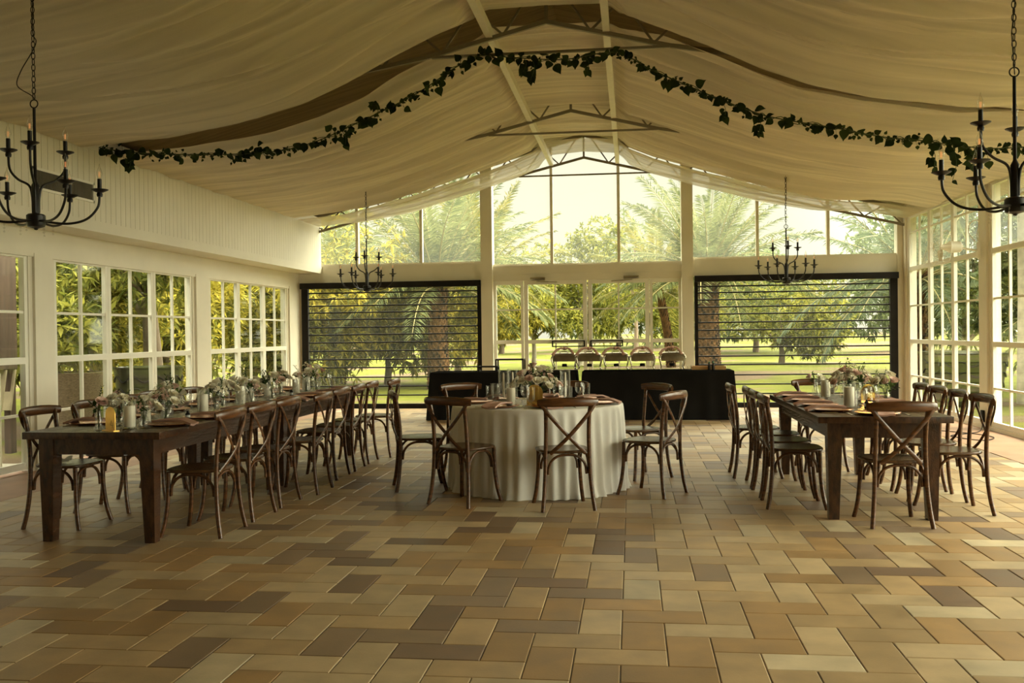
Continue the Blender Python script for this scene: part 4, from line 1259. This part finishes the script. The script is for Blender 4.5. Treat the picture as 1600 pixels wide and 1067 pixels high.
# ------------------------------------------------------------------ leaf garland
def garland():
    rnd = random.Random(21)
    pts = [(-5.70, 3.46), (-5.50, 3.42), (-4.92, 3.36), (-3.92, 3.335), (-3.36, 3.41), (-2.80, 3.62), (-2.19, 3.89), (-1.58, 4.235), (-1.18, 4.215), (-.66, 4.17), (-.14, 4.215), (.24, 4.02), (.74, 3.775), (1.18, 3.58), (1.45, 3.49), (1.97, 3.38), (2.45, 3.27), (2.81, 3.22), (3.05, 3.18), (3.46, 3.12), (4.1, 3.14), (4.72, 3.22)]
    line = spline([(x, 9.78, z) for x, z in pts], 12)
    root = thing('leaf_garland', 'dark green leaf garland swagged across the ceiling under the first truss', 'garland', (0, 0, 0))
    st = MB(); st.tube(line, .006, 6)
    st.tube([p + Vector((0, .02 * math.sin(i * .7), .02 * math.sin(i * .9))) for i, p in enumerate(line)], .004, 5)
    lf = MB()
    shape = [(0, 0), (.05, .22), (.15, .38), (.30, .44), (.48, .38), (.66, .25), (.84, .09), (1, 0)]
    def leaf(p, d, n, L_):
        d = d.normalized(); s = d.cross(n).normalized(); n = s.cross(d)
        b = len(lf.v); vs = []
        for t, w in shape:
            c = p + d * (t * L_) - n * (L_ * .18 * t * t)
            vs += [c - s * (w * L_) + n * (.12 * w * L_), c, c + s * (w * L_) + n * (.12 * w * L_)]
        fs = []
        for j in range(len(shape) - 1):
            for i in range(2): fs.append((j * 3 + i, j * 3 + i + 1, j * 3 + i + 4, j * 3 + i + 3))
        lf.add(vs, fs)
    acc = 0
    for a, b in zip(line, line[1:]):
        L_ = (b - a).length
        gap = 1.33 < a.x < 1.50
        k = int(L_ * (10 if gap else 58) + rnd.random())
        for _ in range(k):
            p = a.lerp(b, rnd.random()) + Vector((0, rnd.gauss(0, .03), rnd.gauss(-.01, .028)))
            big = rnd.random() < .42
            size = rnd.uniform(.075, .115) if big else rnd.uniform(.03, .055)
            d = Vector((rnd.uniform(-1, 1), rnd.uniform(-.6, .6), rnd.uniform(-1.3, .6)))
            leaf(p, d, Vector((rnd.uniform(-.4, .4), -1, rnd.uniform(-.3, .8))), size)
            st.tube([a, p], .0018, 4)
    for x0, drop in ((-.95, .22), (-5.35, .2), (-.45, .16), (-1.05, .15), (2.9, .30), (3.1, .36), (3.3, .22), (-2.6, -.12), (-3.0, .16), (-3.9, -.1), (.9, .2), (1.25, .22)):
        c = min(line, key=lambda q: abs(q.x - x0))
        e = c + Vector((rnd.uniform(-.06, .06), -.02, -drop))
        st.tube(spline([c, c.lerp(e, .5) + Vector((.03, -.02, 0)), e], 4), .003, 5)
        for _ in range(7):
            leaf(c.lerp(e, rnd.uniform(.3, 1)), Vector((rnd.uniform(-1, 1), rnd.uniform(-.5, .5), rnd.uniform(-1.2, .2))), Vector((rnd.uniform(-.4, .4), -1, .3)), rnd.uniform(.06, .10))
    st.build('vine_stem', M_STEM, root, 180)
    lf.build('leaves', M_IVY, root, 180)
garland()

# ------------------------------------------------------------------ small fittings
v = thing('air_vent', 'long dark louvred air vent with pale frame set in the boarded bulkhead', 'vent', (XS, 9.36, 2.99))
MB().box(-.004, .02, -.545, .545, .085, .11).box(-.004, .02, -.545, .545, -.11, -.085).box(-.004, .02, -.545, -.52, -.11, .11).box(-.004, .02, .52, .545, -.11, .11).build('frame', M_FRAME, v, 0)
M_GRILLE = solid('vent_shadow_grey', (0.10, 0.09, 0.07), 0.7)
MB().box(-.003, .002, -.52, .52, -.085, .085).build('backing', M_GRILLE, v, 0)
g = MB()
for k in range(44):
    g.box(.001, .012, -.515 + k * .0236, -.509 + k * .0236, -.085, .085)
g.build('louvre', solid('vent_grey', (0.22, 0.20, 0.16), 0.6), v, 0)
b = MB().box(XS + .005, XS + .16, 14.50, 14.54, 3.50, 3.52).box(XS + .005, XS + .02, 14.50, 14.54, 3.44, 3.62).build('wall_bracket', M_STEEL, smooth=0)
tag(b, 'small steel bracket at the top of the boarded bulkhead', 'bracket')

# wire-cage wall fan beside the right-hand window post
f = thing('wall_fan', 'small white wire-cage fan on a bracket at the right window post', 'fan', (XR - .062, 13.85, 2.50), PI / 2)
cage = MB()
for k in range(5):
    rr = .05 + .05 * k
    for yy, q in ((-.0 + .42, rr), (.30, rr)):
        pass
    cage.tube([(-.02 + rr * math.cos(a), .60, rr * math.sin(a)) for a in [2 * PI * j / 28 for j in range(28)]], .0022, 4, closed=True, up=(0, 1, 0))
for k in range(18):
    a = 2 * PI * k / 18
    cage.tube([(-.02, .61, 0), (-.02 + .25 * math.cos(a), .60, .25 * math.sin(a)), (-.02 + .23 * math.cos(a), .44, .23 * math.sin(a))], .002, 4, up=(.3, .2, .9))
cage.tube([(-.02 + .23 * math.cos(a), .44, .23 * math.sin(a)) for a in [2 * PI * j / 28 for j in range(28)]], .004, 4, closed=True, up=(0, 1, 0))
cage.build('wire_cage', M_FRAME, f)
for k in range(3):
    a = 2 * PI * k / 3 + .5
    m = MB()
    def fn(u, v_):
        r_ = lerp(.03, .19, v_); w = .085 * math.sin(PI * (.25 + .6 * v_)) * (u - .5)
        return (-.02 + r_ * math.cos(a) - w * math.sin(a), .52 + w * .6, r_ * math.sin(a) + w * math.cos(a))
    m.grid(5, 8, fn)
    m.build('fan_blade', M_STEEL, f, 180)
MB().tube([(-.02, .52, 0), (-.02, .44, 0), (-.02, .40, 0), (-.02, .26, 0), (-.02, .23, 0)], [.03, .05, .08, .075, .04], 18, up=(0, 0, 1)).build('motor', M_FRAME, f)
MB().tube([(-.02, .3, 0), (-.01, .16, -.03), (0, .0, -.06)], .014, 8).box(-.035, .035, 0, .03, -.16, .06).build('bracket', M_FRAME, f)
c = MB().tube(spline([(XR - .035, 13.95, 2.54), (XR - .06, 13.95, 2.66), (XR - .035, 13.95, 2.86), (XR - .14, 13.97, 2.84), (XR - .16, 13.97, 2.70), (XR - .08, 13.96, 2.58)], 6), .006, 6).build('window_cord', M_FRAME)
tag(c, 'white cord looped on a hook of the right window post', 'cord')
# cable and adapter by the right-hand windows
a = MB().rbox(XR - .07, XR - .032, 13.78, 13.86, .10, .26, .006).build('power_adapter', M_BLACK)
tag(a, 'black power adapter plugged in low on the right window post', 'adapter')
c = MB().tube(spline([(XR - .055, 13.82, .12), (XR - .10, 13.7, .03), (XR - .25, 13.4, .008), (4.35, 13.2, .007), (4.05, 12.9, .007), (4.25, 12.4, .007), (4.5, 12.7, .007), (4.45, 13.1, .007), (4.1, 13.6, .007)], 8), .006, 6).build('power_cable', M_BLACK)
tag(c, 'black power cable lying on the floor below the right windows', 'cable')
# folded leaflet on a chair seat
def leaf_fn(u, v):
    return ((u - .5) * .16, (v - .5) * .20, .004 + .03 * abs(math.sin(u * 5.2)) * (0.4 + .6 * v) + .01 * math.sin(v * 9))
o = MB().grid(14, 12, leaf_fn).build('crumpled_leaflet', M_PAPER, smooth=20)
o.location = (-4.26, 6.70, .470); o.rotation_euler = (0, 0, .4)
tag(o, 'crumpled pale paper on the seat of the front window-side chair', 'paper')
# notice standing on the porch, behind the leftmost door glass
n = thing('notice_board', 'pale printed notice sheet behind the leftmost window', 'notice', (XL - .34, 9.0, 0), PI / 2)
MB().box(-.38, .40, -.008, .008, .28, 1.02).build('sheet', solid('notice_paper', (0.50, 0.48, 0.40), .7), n, 0)
ink = MB(); rnd = random.Random(9)
for row, z in enumerate([.985, .90, .86, .80, .76, .715, .64, .60, .54, .50, .45, .40]):
    x = -.34 + rnd.uniform(0, .06); hh = .022 if row in (0, 3, 7) else .013
    while x < .34:
        wd = rnd.uniform(.02, .09)
        ink.box(x, x + wd, -.0105, -.0085, z - hh / 2, z + hh / 2); x += wd + .016
ink.build('printed_lines', M_INK, n, 0)
MB().box(-.37, -.34, -.02, .02, -.12, 1.04).box(.36, .39, -.02, .02, -.12, 1.04).build('post', M_FRAME, n, 0)

# ------------------------------------------------------------------ the garden
def lawn_material():
    m, N, L = material('lawn_with_mulch_patches')
    out = N.new('ShaderNodeOutputMaterial'); p = N.new('ShaderNodeBsdfPrincipled')
    tc = N.new('ShaderNodeTexCoord')
    def noise(s, d, stretch=(1, 1, 1)):
        mp = N.new('ShaderNodeMapping'); mp.inputs['Scale'].default_value = stretch
        n_ = N.new('ShaderNodeTexNoise'); n_.inputs['Scale'].default_value = s; n_.inputs['Detail'].default_value = d
        lk(L, tc.outputs['Object'], mp.inputs[0]); lk(L, mp.outputs[0], n_.inputs['Vector']); return n_
    a, b_, c_ = noise(.9, 5), noise(.16, 4, (1, 1.6, 1)), noise(40, 2)
    r1 = N.new('ShaderNodeValToRGB')
    r1.color_ramp.elements[0].position = .3; r1.color_ramp.elements[0].color = (.058, .068, .007, 1)
    r1.color_ramp.elements[1].position = .7; r1.color_ramp.elements[1].color = (.105, .110, .012, 1)
    lk(L, a.outputs['Fac'], r1.inputs[0])
    r2 = N.new('ShaderNodeValToRGB')
    r2.color_ramp.elements[0].position = .52; r2.color_ramp.elements[0].color = (0, 0, 0, 1)
    r2.color_ramp.elements[1].position = .57; r2.color_ramp.elements[1].color = (1, 1, 1, 1)
    lk(L, b_.outputs['Fac'], r2.inputs[0])
    mx = N.new('ShaderNodeMix'); mx.data_type = 'RGBA'
    lk(L, r2.outputs[0], mx.inputs['Factor']); lk(L, r1.outputs[0], mx.inputs['A'])
    r3 = N.new('ShaderNodeValToRGB')
    r3.color_ramp.elements[0].color = (.06, .04, .022, 1); r3.color_ramp.elements[1].color = (.14, .10, .062, 1)
    lk(L, c_.outputs['Fac'], r3.inputs[0]); lk(L, r3.outputs[0], mx.inputs['B'])
    lk(L, mx.outputs['Result'], p.inputs['Base Color'])
    p.inputs['Roughness'].default_value = .9; p.inputs['Specular IOR Level'].default_value = .1
    bp = N.new('ShaderNodeBump'); bp.inputs['Strength'].default_value = .6; bp.inputs['Distance'].default_value = .05
    lk(L, c_.outputs['Fac'], bp.inputs['Height']); lk(L, bp.outputs[0], p.inputs['Normal'])
    lk(L, p.outputs[0], out.inputs[0]); return m
GZ = -.13
def lawn_fn(u, v):
    x = lerp(-70, 70, u); y = lerp(-20, 110, v)
    d = max(0, max(abs(x + .7) - 8, y - 20)) 
    return (x, y, GZ + min(.25, d * .012) * math.sin(x * .21 + 1) * math.cos(y * .17) + max(0, y - 60) * .02)
struct(MB().grid(71, 66, lawn_fn).build('lawn', lawn_material(), smooth=180))
struct(MB().box(XL - 3.2, XL - .15, Y0, 10.2, GZ - .1, -.03).build('path', solid('porch_concrete', (.36, .33, .26), .8, bump=.2)))

L_YEL = leafy('yellow_green_foliage', (.11, .115, .018), (.42, .345, .05), .8, .45)
L_OLV = leafy('olive_foliage', (.070, .085, .014), (.28, .265, .045), .8, .42)
L_DRK = leafy('dark_foliage', (.016, .025, .006), (.075, .09, .018), 1.0, .35)
L_FAR = leafy('pale_far_foliage', (.06, .085, .03), (.15, .18, .07), .6, .5)
L_PALM = leafy('palm_leaflet', (.055, .070, .026), (.165, .180, .070), .7, .4)
L_PALMY = leafy('yellowing_palm_leaflet', (.055, .065, .016), (.20, .175, .035), .7, .42)
L_PALMB = leafy('blue_green_palm_leaflet', (.05, .07, .04), (.13, .16, .09), .7, .45)
M_RACHIS = solid('frond_rib', (.25, .21, .08), .6)
M_BARK = solid('grey_brown_bark', (.14, .10, .065), .85, scale=3, stretch=(3, 3, .6), var=.4, bump=.6, bump_scale=14)
M_PBARK = leafy('palm_boot_bark', (.022, .015, .009), (.16, .085, .035), 3, 0.0, .9)
M_PALEBARK = solid('pale_bark', (.34, .30, .22), .85, scale=4, var=.3, bump=.4)

def blade(m, p, d, n, L_, W_, droop):
    """bent lanceolate leaf"""
    d = d.normalized(); s = d.cross(n)
    if s.length < 1e-4: s = d.cross(Vector((1, 0, .1)))
    s.normalize()
    c1 = p + d * (L_ * .45) + Vector((0, 0, -droop * .25 * L_)); c2 = p + d * L_ + Vector((0, 0, -droop * L_))
    m.add([p, c1 - s * (W_ / 2), c2, c1 + s * (W_ / 2)], [(0, 1, 2, 3)])
def crown_mesh(name, mat, seed, rx, ry, rz_, clusters, per, leaf, wid, droop=.35, shell=.45):
    rnd = random.Random(seed); m = MB()
    lobes = [(Vector((rnd.gauss(0, .45) * rx, rnd.gauss(0, .45) * ry, rnd.gauss(0, .4) * rz_)), rnd.uniform(.45, .75)) for _ in range(11)]
    for _ in range(clusters):
        c, q = rnd.choice(lobes)
        v = Vector((rnd.gauss(0, 1), rnd.gauss(0, 1), rnd.gauss(0, 1))).normalized()
        k = rnd.uniform(shell, 1) ** .6
        p = c + Vector((v.x * rx, v.y * ry, v.z * rz_)) * q * k
        out = (v + Vector((0, 0, .25))).normalized()
        for i in range(per):
            d = (out * .6 + Vector((rnd.gauss(0, 1), rnd.gauss(0, 1), rnd.gauss(0, .8))).normalized()).normalized()
            blade(m, p, d, Vector((rnd.gauss(0, .4), rnd.gauss(0, .4), 1)), leaf * rnd.uniform(.7, 1.15), wid * rnd.uniform(.8, 1.2), droop * rnd.uniform(.2, 1.4))
    return m.mesh(name, mat, 180), lobes
CROWNS = {}
def tree(name, x, y, label, mat, trunk_h, trunk_r, cz, rx, ry, rz_, seed, clusters, per=7, leaf=.26, wid=.07, bark=None, grp=None, lean=0.0, droop=.35, key=None):
    root = thing(name, label, 'tree', (x, y, GZ), 0, grp)
    rnd = random.Random(seed)
    if key and key in CROWNS: me, lobes = CROWNS[key]
    else:
        me, lobes = crown_mesh('foliage', mat, seed, rx, ry, rz_, clusters, per, leaf, wid, droop)
        if key: CROWNS[key] = (me, lobes)
    o = bpy.data.objects.new('foliage', me); COL.objects.link(o); o.parent = root; o.location = (lean, 0, cz)
    if key: o.rotation_euler = (0, 0, rnd.uniform(0, 6))
    m = MB()
    top = Vector((lean, 0, cz))
    p = spline([(0, 0, -.1), (lean * .25 + .04, .02, trunk_h * .5), (lean * .6, 0, trunk_h), tuple(top)], 5)
    m.tube(p, [trunk_r * lerp(1.15, .35, i / (len(p) - 1)) for i in range(len(p))], 10)
    for c, q in lobes[:7]:
        b0 = Vector((lean * .5, 0, trunk_h * rnd.uniform(.75, 1.0))); e = top + c
        mid = b0.lerp(e, .5) + Vector((0, 0, .15))
        pp = spline([b0, mid, e], 5)
        m.tube(pp, [trunk_r * lerp(.55, .08, i / (len(pp) - 1)) for i in range(len(pp))], 7)
    m.build('trunk', bark or M_BARK, root, 60)
    return root

# palms: ribs with rows of leaflets, arching and drooping
def frond_mesh(seed, L_, mat_i, arch_, leaflet=.42, width=.044, pairs=62):
    rnd = random.Random(seed); m = MB()
    line = [Vector((L_ * t * (1 - .10 * arch_ * t), 0, L_ * (.28 * t - arch_ * .62 * t * t))) for t in [k / 24 for k in range(25)]]
    for k in range(pairs):
        t = .14 + .86 * k / (pairs - 1)
        f = t * 24; i = min(23, int(f)); p = line[i].lerp(line[i + 1], f - i); tg = (line[i + 1] - line[i]).normalized()
        ll = leaflet * (0.55 + .9 * math.sin(PI * min(1, .12 + t * .88)) ** .7) * .8
        for s in (-1, 1):
            d = tg * .75 + Vector((0, s * 1.0, .25 + rnd.uniform(-.2, .25)))
            blade(m, p, d, Vector((0, rnd.uniform(-.4, .4), 1)), ll * rnd.uniform(.85, 1.1), width, .45 * rnd.uniform(.4, 1.5))
    return m, line
FRONDS = {}
def palm(x, y, h, r, label, mat, n=38, L_=2.9, seed=1, leaflet=.42, grp='date palms in the garden', bark=None, lean=(0, 0), low=-0.30, stubs=True):
    root = thing('palm_tree', label, 'palm tree', (x, y, GZ), 0, grp)
    rnd = random.Random(seed)
    lx, ly = lean
    line = spline([(0, 0, -.1), (lx * .3, ly * .3, h * .45), (lx, ly, h)], 10)
    m = MB(); k = len(line)
    m.tube(line, [r * (1.12 - .22 * min(1, i / (k * .5)) + .18 * max(0, (i - k * .75) / (k * .25))) for i in range(k)], 18)
    m.build('trunk', bark or M_PBARK, root, 60)
    bt = MB()
    nb = int(h / .085) * 12 if stubs else 0
    for q in range(nb):
        t = q / nb; f = t * (k - 1); i = min(k - 2, int(f)); c = line[i].lerp(line[i + 1], f - i)
        a = q * 2.39996
        rr = r * (1.10 - .20 * min(1, t * 2) + .18 * max(0, (t - .75) * 4))
        o = Vector((math.cos(a), math.sin(a), 0)); s = Vector((-o.y, o.x, 0))
        b0 = c + o * (rr - .02); w = r * .15
        bt.add([b0 - s * w, b0 + s * w, b0 + o * (.05 + r * .06) + s * w * .45 + Vector((0, 0, .13)), b0 + o * (.05 + r * .06) - s * w * .45 + Vector((0, 0, .13)), b0 + Vector((0, 0, .15)) - s * w * .3, b0 + Vector((0, 0, .15)) + s * w * .3],
               [(0, 1, 2, 3), (3, 2, 5, 4), (0, 3, 4), (1, 5, 2)])
    if stubs: bt.build('leaf_base_stubs', bark or M_PBARK, root, 0)
    key = (mat.name, L_, leaflet)
    if key not in FRONDS:
        FRONDS[key] = []
        for j, ar in enumerate((.35, .55, .8, 1.0)):
            fm, ln = frond_mesh(seed * 10 + j, L_, 0, ar, leaflet)
            rib = MB(); rib.tube(ln, [lerp(.03, .006, i / 24) for i in range(25)], 5)
            FRONDS[key].append((fm.mesh('leaflets', mat, 180), rib.mesh('frond', M_RACHIS, 180)))
    top = line[-1]
    for q in range(n):
        t = (q + .5) / n
        el = lerp(1.25, low, t ** .85) + rnd.uniform(-.12, .12)
        a = q * 2.39996 + rnd.uniform(-.2, .2)
        vi = 0 if t < .25 else 1 if t < .5 else 2 if t < .75 else rnd.choice((2, 3))
        lm, rm = FRONDS[key][vi]
        o = bpy.data.objects.new('frond', rm); COL.objects.link(o); o.parent = root
        o.location = top + Vector((math.cos(a) * r * .6, math.sin(a) * r * .6, -.25 * t))
        o.rotation_euler = (rnd.uniform(-.3, .3), -el, a); o.rotation_mode = 'XYZ'
        o.scale = (rnd.uniform(.85, 1.12),) * 3
        c = bpy.data.objects.new('leaflets', lm); COL.objects.link(c); c.parent = o
    return root
palm(-5.3, 26.0, 2.95, .27, 'thick-trunked date palm seen through the left roller shutter', L_PALM, 60, 3.3, 1, low=-.12)
palm(2.45, 31.5, 3.4, .35, 'date palm with orange-flecked trunk at the left of the right shutter', L_PALM, 60, 3.5, 2, low=-.2)
palm(-4.78, 30.5, 3.4, .14, 'yellowing palm behind the left door pillar', L_PALMY, 34, 3.2, 3)
palm(1.45, 36.0, 3.2, .15, 'yellowing palm behind the right leaf of the glass doors', L_PALMY, 34, 3.2, 4, lean=(-.5, 0))
palm(7.6, 27.0, 3.0, .30, 'hazy blue-green palm at the right end of the right shutter', L_PALMB, 40, 3.5, 5)
palm(7.75, 20.1, 4.6, .17, 'slim pale-trunked palm outside the right-hand windows', L_PALM, 26, 2.2, 6, bark=M_PALEBARK, stubs=False)
palm(-9.2, 29.0, 3.2, .30, 'date palm rising above the yellow-green trees at the left', L_PALM, 36, 3.2, 7)
palm(10.2, 21.0, 2.2, .28, 'low date palm outside the right window wall', L_PALM, 36, 2.9, 8)

gt = 'mango-like trees around the hall'
tree('garden_tree', -9.3, 25.4, 'yellow-green long-leaved tree at the left of the left shutter', L_YEL, 1.0, .12, 2.1, 2.7, 1.7, 2.1, 31, 2210, 8, 0.265, 0.068, grp=gt)
tree('garden_tree', -7.4, 28.5, 'yellow-green tree just left of the thick palm trunk', L_YEL, 1.0, .11, 1.9, 2.3, 1.6, 1.7, 32, 1870, 8, 0.265, 0.068, grp=gt)
tree('garden_tree', -11.6, 22.8, 'yellow tree seen through the far left-wall window', L_YEL, 1.1, .13, 2.3, 2.4, 2.2, 2.1, 33, 1870, 8, 0.265, 0.072, grp=gt)
tree('garden_tree', -10.9, 18.2, 'spreading yellow-green tree outside the middle left-wall window', L_YEL, 1.3, .16, 2.6, 1.9, 2.2, 1.7, 34, 1530, 8, 0.250, 0.068, grp=gt, lean=.3)
tree('garden_tree', -8.9, 16.9, 'dark-trunked tree close outside the left wall windows', L_OLV, 2.1, .20, 3.2, 1.7, 1.8, 1.3, 35, 1360, 8, 0.218, 0.060, grp=gt)
tree('garden_tree', -11.0, 14.0, 'dense olive tree beside the porch at the left', L_OLV, 1.4, .18, 2.4, 1.8, 2.0, 1.6, 36, 1360, 8, 0.218, 0.060, grp=gt)
tree('garden_tree', -14.5, 26.0, 'broad yellow-green tree far outside the left wall', L_YEL, 1.3, .16, 2.8, 3.0, 2.6, 2.3, 37, 1530, 8, 0.312, 0.080, grp=gt)
tree('garden_tree', -13.5, 33.0, 'olive tree far behind the left shutter', L_OLV, 1.4, .16, 2.9, 3.2, 2.2, 2.2, 38, 1530, 8, 0.312, 0.080, grp=gt)
tree('garden_tree', -6.6, 36.0, 'bushy yellow tree right of the thick palm trunk', L_YEL, 1.2, .13, 2.1, 2.4, 1.8, 1.4, 39, 1190, 8, 0.281, 0.072, grp=gt)
tree('garden_tree', -2.2, 41.0, 'bright green rounded tree behind the left door leaf', L_OLV, 1.7, .14, 3.4, 2.4, 2.0, 2.2, 40, 1530, 8, 0.265, 0.080, bark=M_PALEBARK, grp=gt)
tree('garden_tree', -3.9, 38.0, 'small white-trunked tree behind the left sidelight', L_OLV, 1.5, .10, 2.5, 1.4, 1.3, 1.2, 41, 765, 8, 0.234, 0.072, bark=M_PALEBARK, grp=gt)
tree('garden_tree', 2.0, 44.0, 'brown-trunked tree behind the right door leaf', L_OLV, 1.6, .16, 2.9, 2.4, 1.8, 1.7, 42, 1105, 8, 0.265, 0.080, grp=gt, lean=-.4)
tree('garden_tree', 6.0, 40.0, 'light green bushy tree in the left half of the right shutter', L_OLV, 1.0, .13, 2.1, 2.5, 2.0, 1.6, 43, 1530, 8, 0.234, 0.080, grp=gt)
tree('garden_tree', 10.8, 33.0, 'pale green tree toward the right end of the right shutter', L_FAR, 1.2, .16, 3.0, 3.0, 2.6, 2.4, 44, 1530, 8, 0.281, 0.080, grp=gt)
tree('garden_tree', 9.6, 24.6, 'dark green tree outside the far right window bay', L_DRK, 1.5, .15, 3.0, 1.9, 2.0, 2.0, 45, 1360, 8, 0.234, 0.064, grp=gt)
tree('garden_tree', 8.7, 15.6, 'yellow-flecked tree outside the near right window bay', L_YEL, 1.5, .15, 2.7, 1.4, 2.0, 1.8, 46, 1190, 8, 0.218, 0.064, grp=gt)
tree('garden_tree', 12.5, 18.0, 'tall pale tree beyond the right window wall', L_FAR, 2.2, .18, 4.6, 2.6, 3.0, 2.6, 47, 1530, 8, 0.265, 0.080, grp=gt)
tree('garden_tree', .2, 52.0, 'thin sparse tree top rising in the middle of the gable window', L_FAR, 3.2, .12, 6.0, 2.6, 2.0, 1.9, 48, 130, 7, .34, .10, grp=gt)
for i, (x, y, s) in enumerate(((-26, 58, 0), (-17, 62, 1), (-9, 66, 0), (-1, 70, 1), (8, 64, 0), (16, 60, 1), (25, 56, 0), (33, 50, 1), (-34, 48, 1))):
    tree('far_tree', x, y, 'pale hazy tree in the line beyond the lawn, %s from the left' % ORD[(1, 2, 3, 4, 5, 6, 7, 8, 0)[i]].replace('nearest', 'first'),
         L_FAR, 1.5, .2, 3.0, 4.2, 3.0, 2.5, 80 + s, 800, 8, .55, .17, grp='hazy trees beyond the lawn', key='far%d' % s)

# pots and porch on the left
def pot(name, label, x, y, r0, r1, h, mat, wavy=False):
    root = thing(name, label, 'planter', (x, y, GZ + .03))
    MB().lathe([(0, 0), (r0, 0), (r0 * 1.02, .03), (r1, h - .05), (r1 * 1.05, h), (r1 * .95, h), (r1 * .9, h - .08), (0, h - .1)], 36).build('pot_body', mat, root, 40)
    if wavy:
        m = MB()
        for q in range(4):
            z = h * (.2 + .2 * q)
            m.tube([((lerp(r0, r1, z / h) + .012) * math.cos(a), (lerp(r0, r1, z / h) + .012) * math.sin(a), z + .05 * math.sin(a * 9 + q)) for a in [2 * PI * k / 90 for k in range(90)]], .014, 6, closed=True)
        m.build('wavy_ridge', M_BLACK, root)
    return root
M_WEAVE = solid('woven_grey_brown', (.21, .15, .10), .8, scale=28, stretch=(1, 1, 5), var=.4, bump=.8, bump_scale=60)
M_GLAZE = solid('dark_green_glaze', (.06, .065, .03), .25, scale=3, col2=(.03, .03, .02))
p_ = pot('woven_planter', 'tapered grey-brown woven planter outside the left wall', -8.3, 13.2, .36, .56, 1.0, M_WEAVE)
put(crown_mesh('foliage', L_OLV, 61, .7, .7, .55, 160, 7, .26, .07)[0], 'foliage', p_, (0, 0, 1.5))
pot('glazed_planter', 'dark glazed pot with wavy ridges outside the left wall windows', -8.2, 15.5, .42, .56, 1.0, M_GLAZE, True)
for i, (x, y, w) in enumerate(((6.6, 21.0, 'outside the far right window bay'), (6.5, 19.4, 'beside the other pot outside the right window bay'))):
    pot('glazed_planter', 'dark glazed pot with wavy black ridges ' + w, x, y, .45, .62, 1.0, M_GLAZE, True)
M_PORCH = solid('dark_porch_timber', (.06, .035, .022), .7, scale=3, stretch=(6, 6, .6), var=.3)
pr = thing('timber_porch', 'dark brown timber porch roof and posts outside the leftmost window', 'porch', (XL - 1.6, 2.8, 0))
MB().box(-1.5, 1.35, -7.2, 7.3, 2.62, 2.74).build('roof_panel', M_PORCH, pr, 0)
for yy in (-6.8, -2.2, 2.4, 6.9):
    MB().box(-1.4, -1.15, yy - .12, yy + .12, GZ, 2.62).build('post', M_PORCH, pr, 0)
MB().box(-.45, -.30, 7.45, 9.18, 1.0, 2.74).build('side_panel', M_PORCH, pr, 0)
MB().box(-.45, -.30, 7.3, 9.18, 2.62, 2.74).box(-.42, -.33, 9.06, 9.18, GZ, 1.0).box(-.42, -.33, 7.45, 7.57, GZ, 1.0).build('panel_post', M_PORCH, pr, 0)
m = MB()
for k in range(9):
    m.bar((-.36, 7.5 + k * .19, .45), (-.36, 7.62 + k * .19, .99), .03, .13, (1, 0, 0))
m.build('slanted_board', solid('weathered_board', (.30, .25, .16), .8, scale=6), pr, 0)
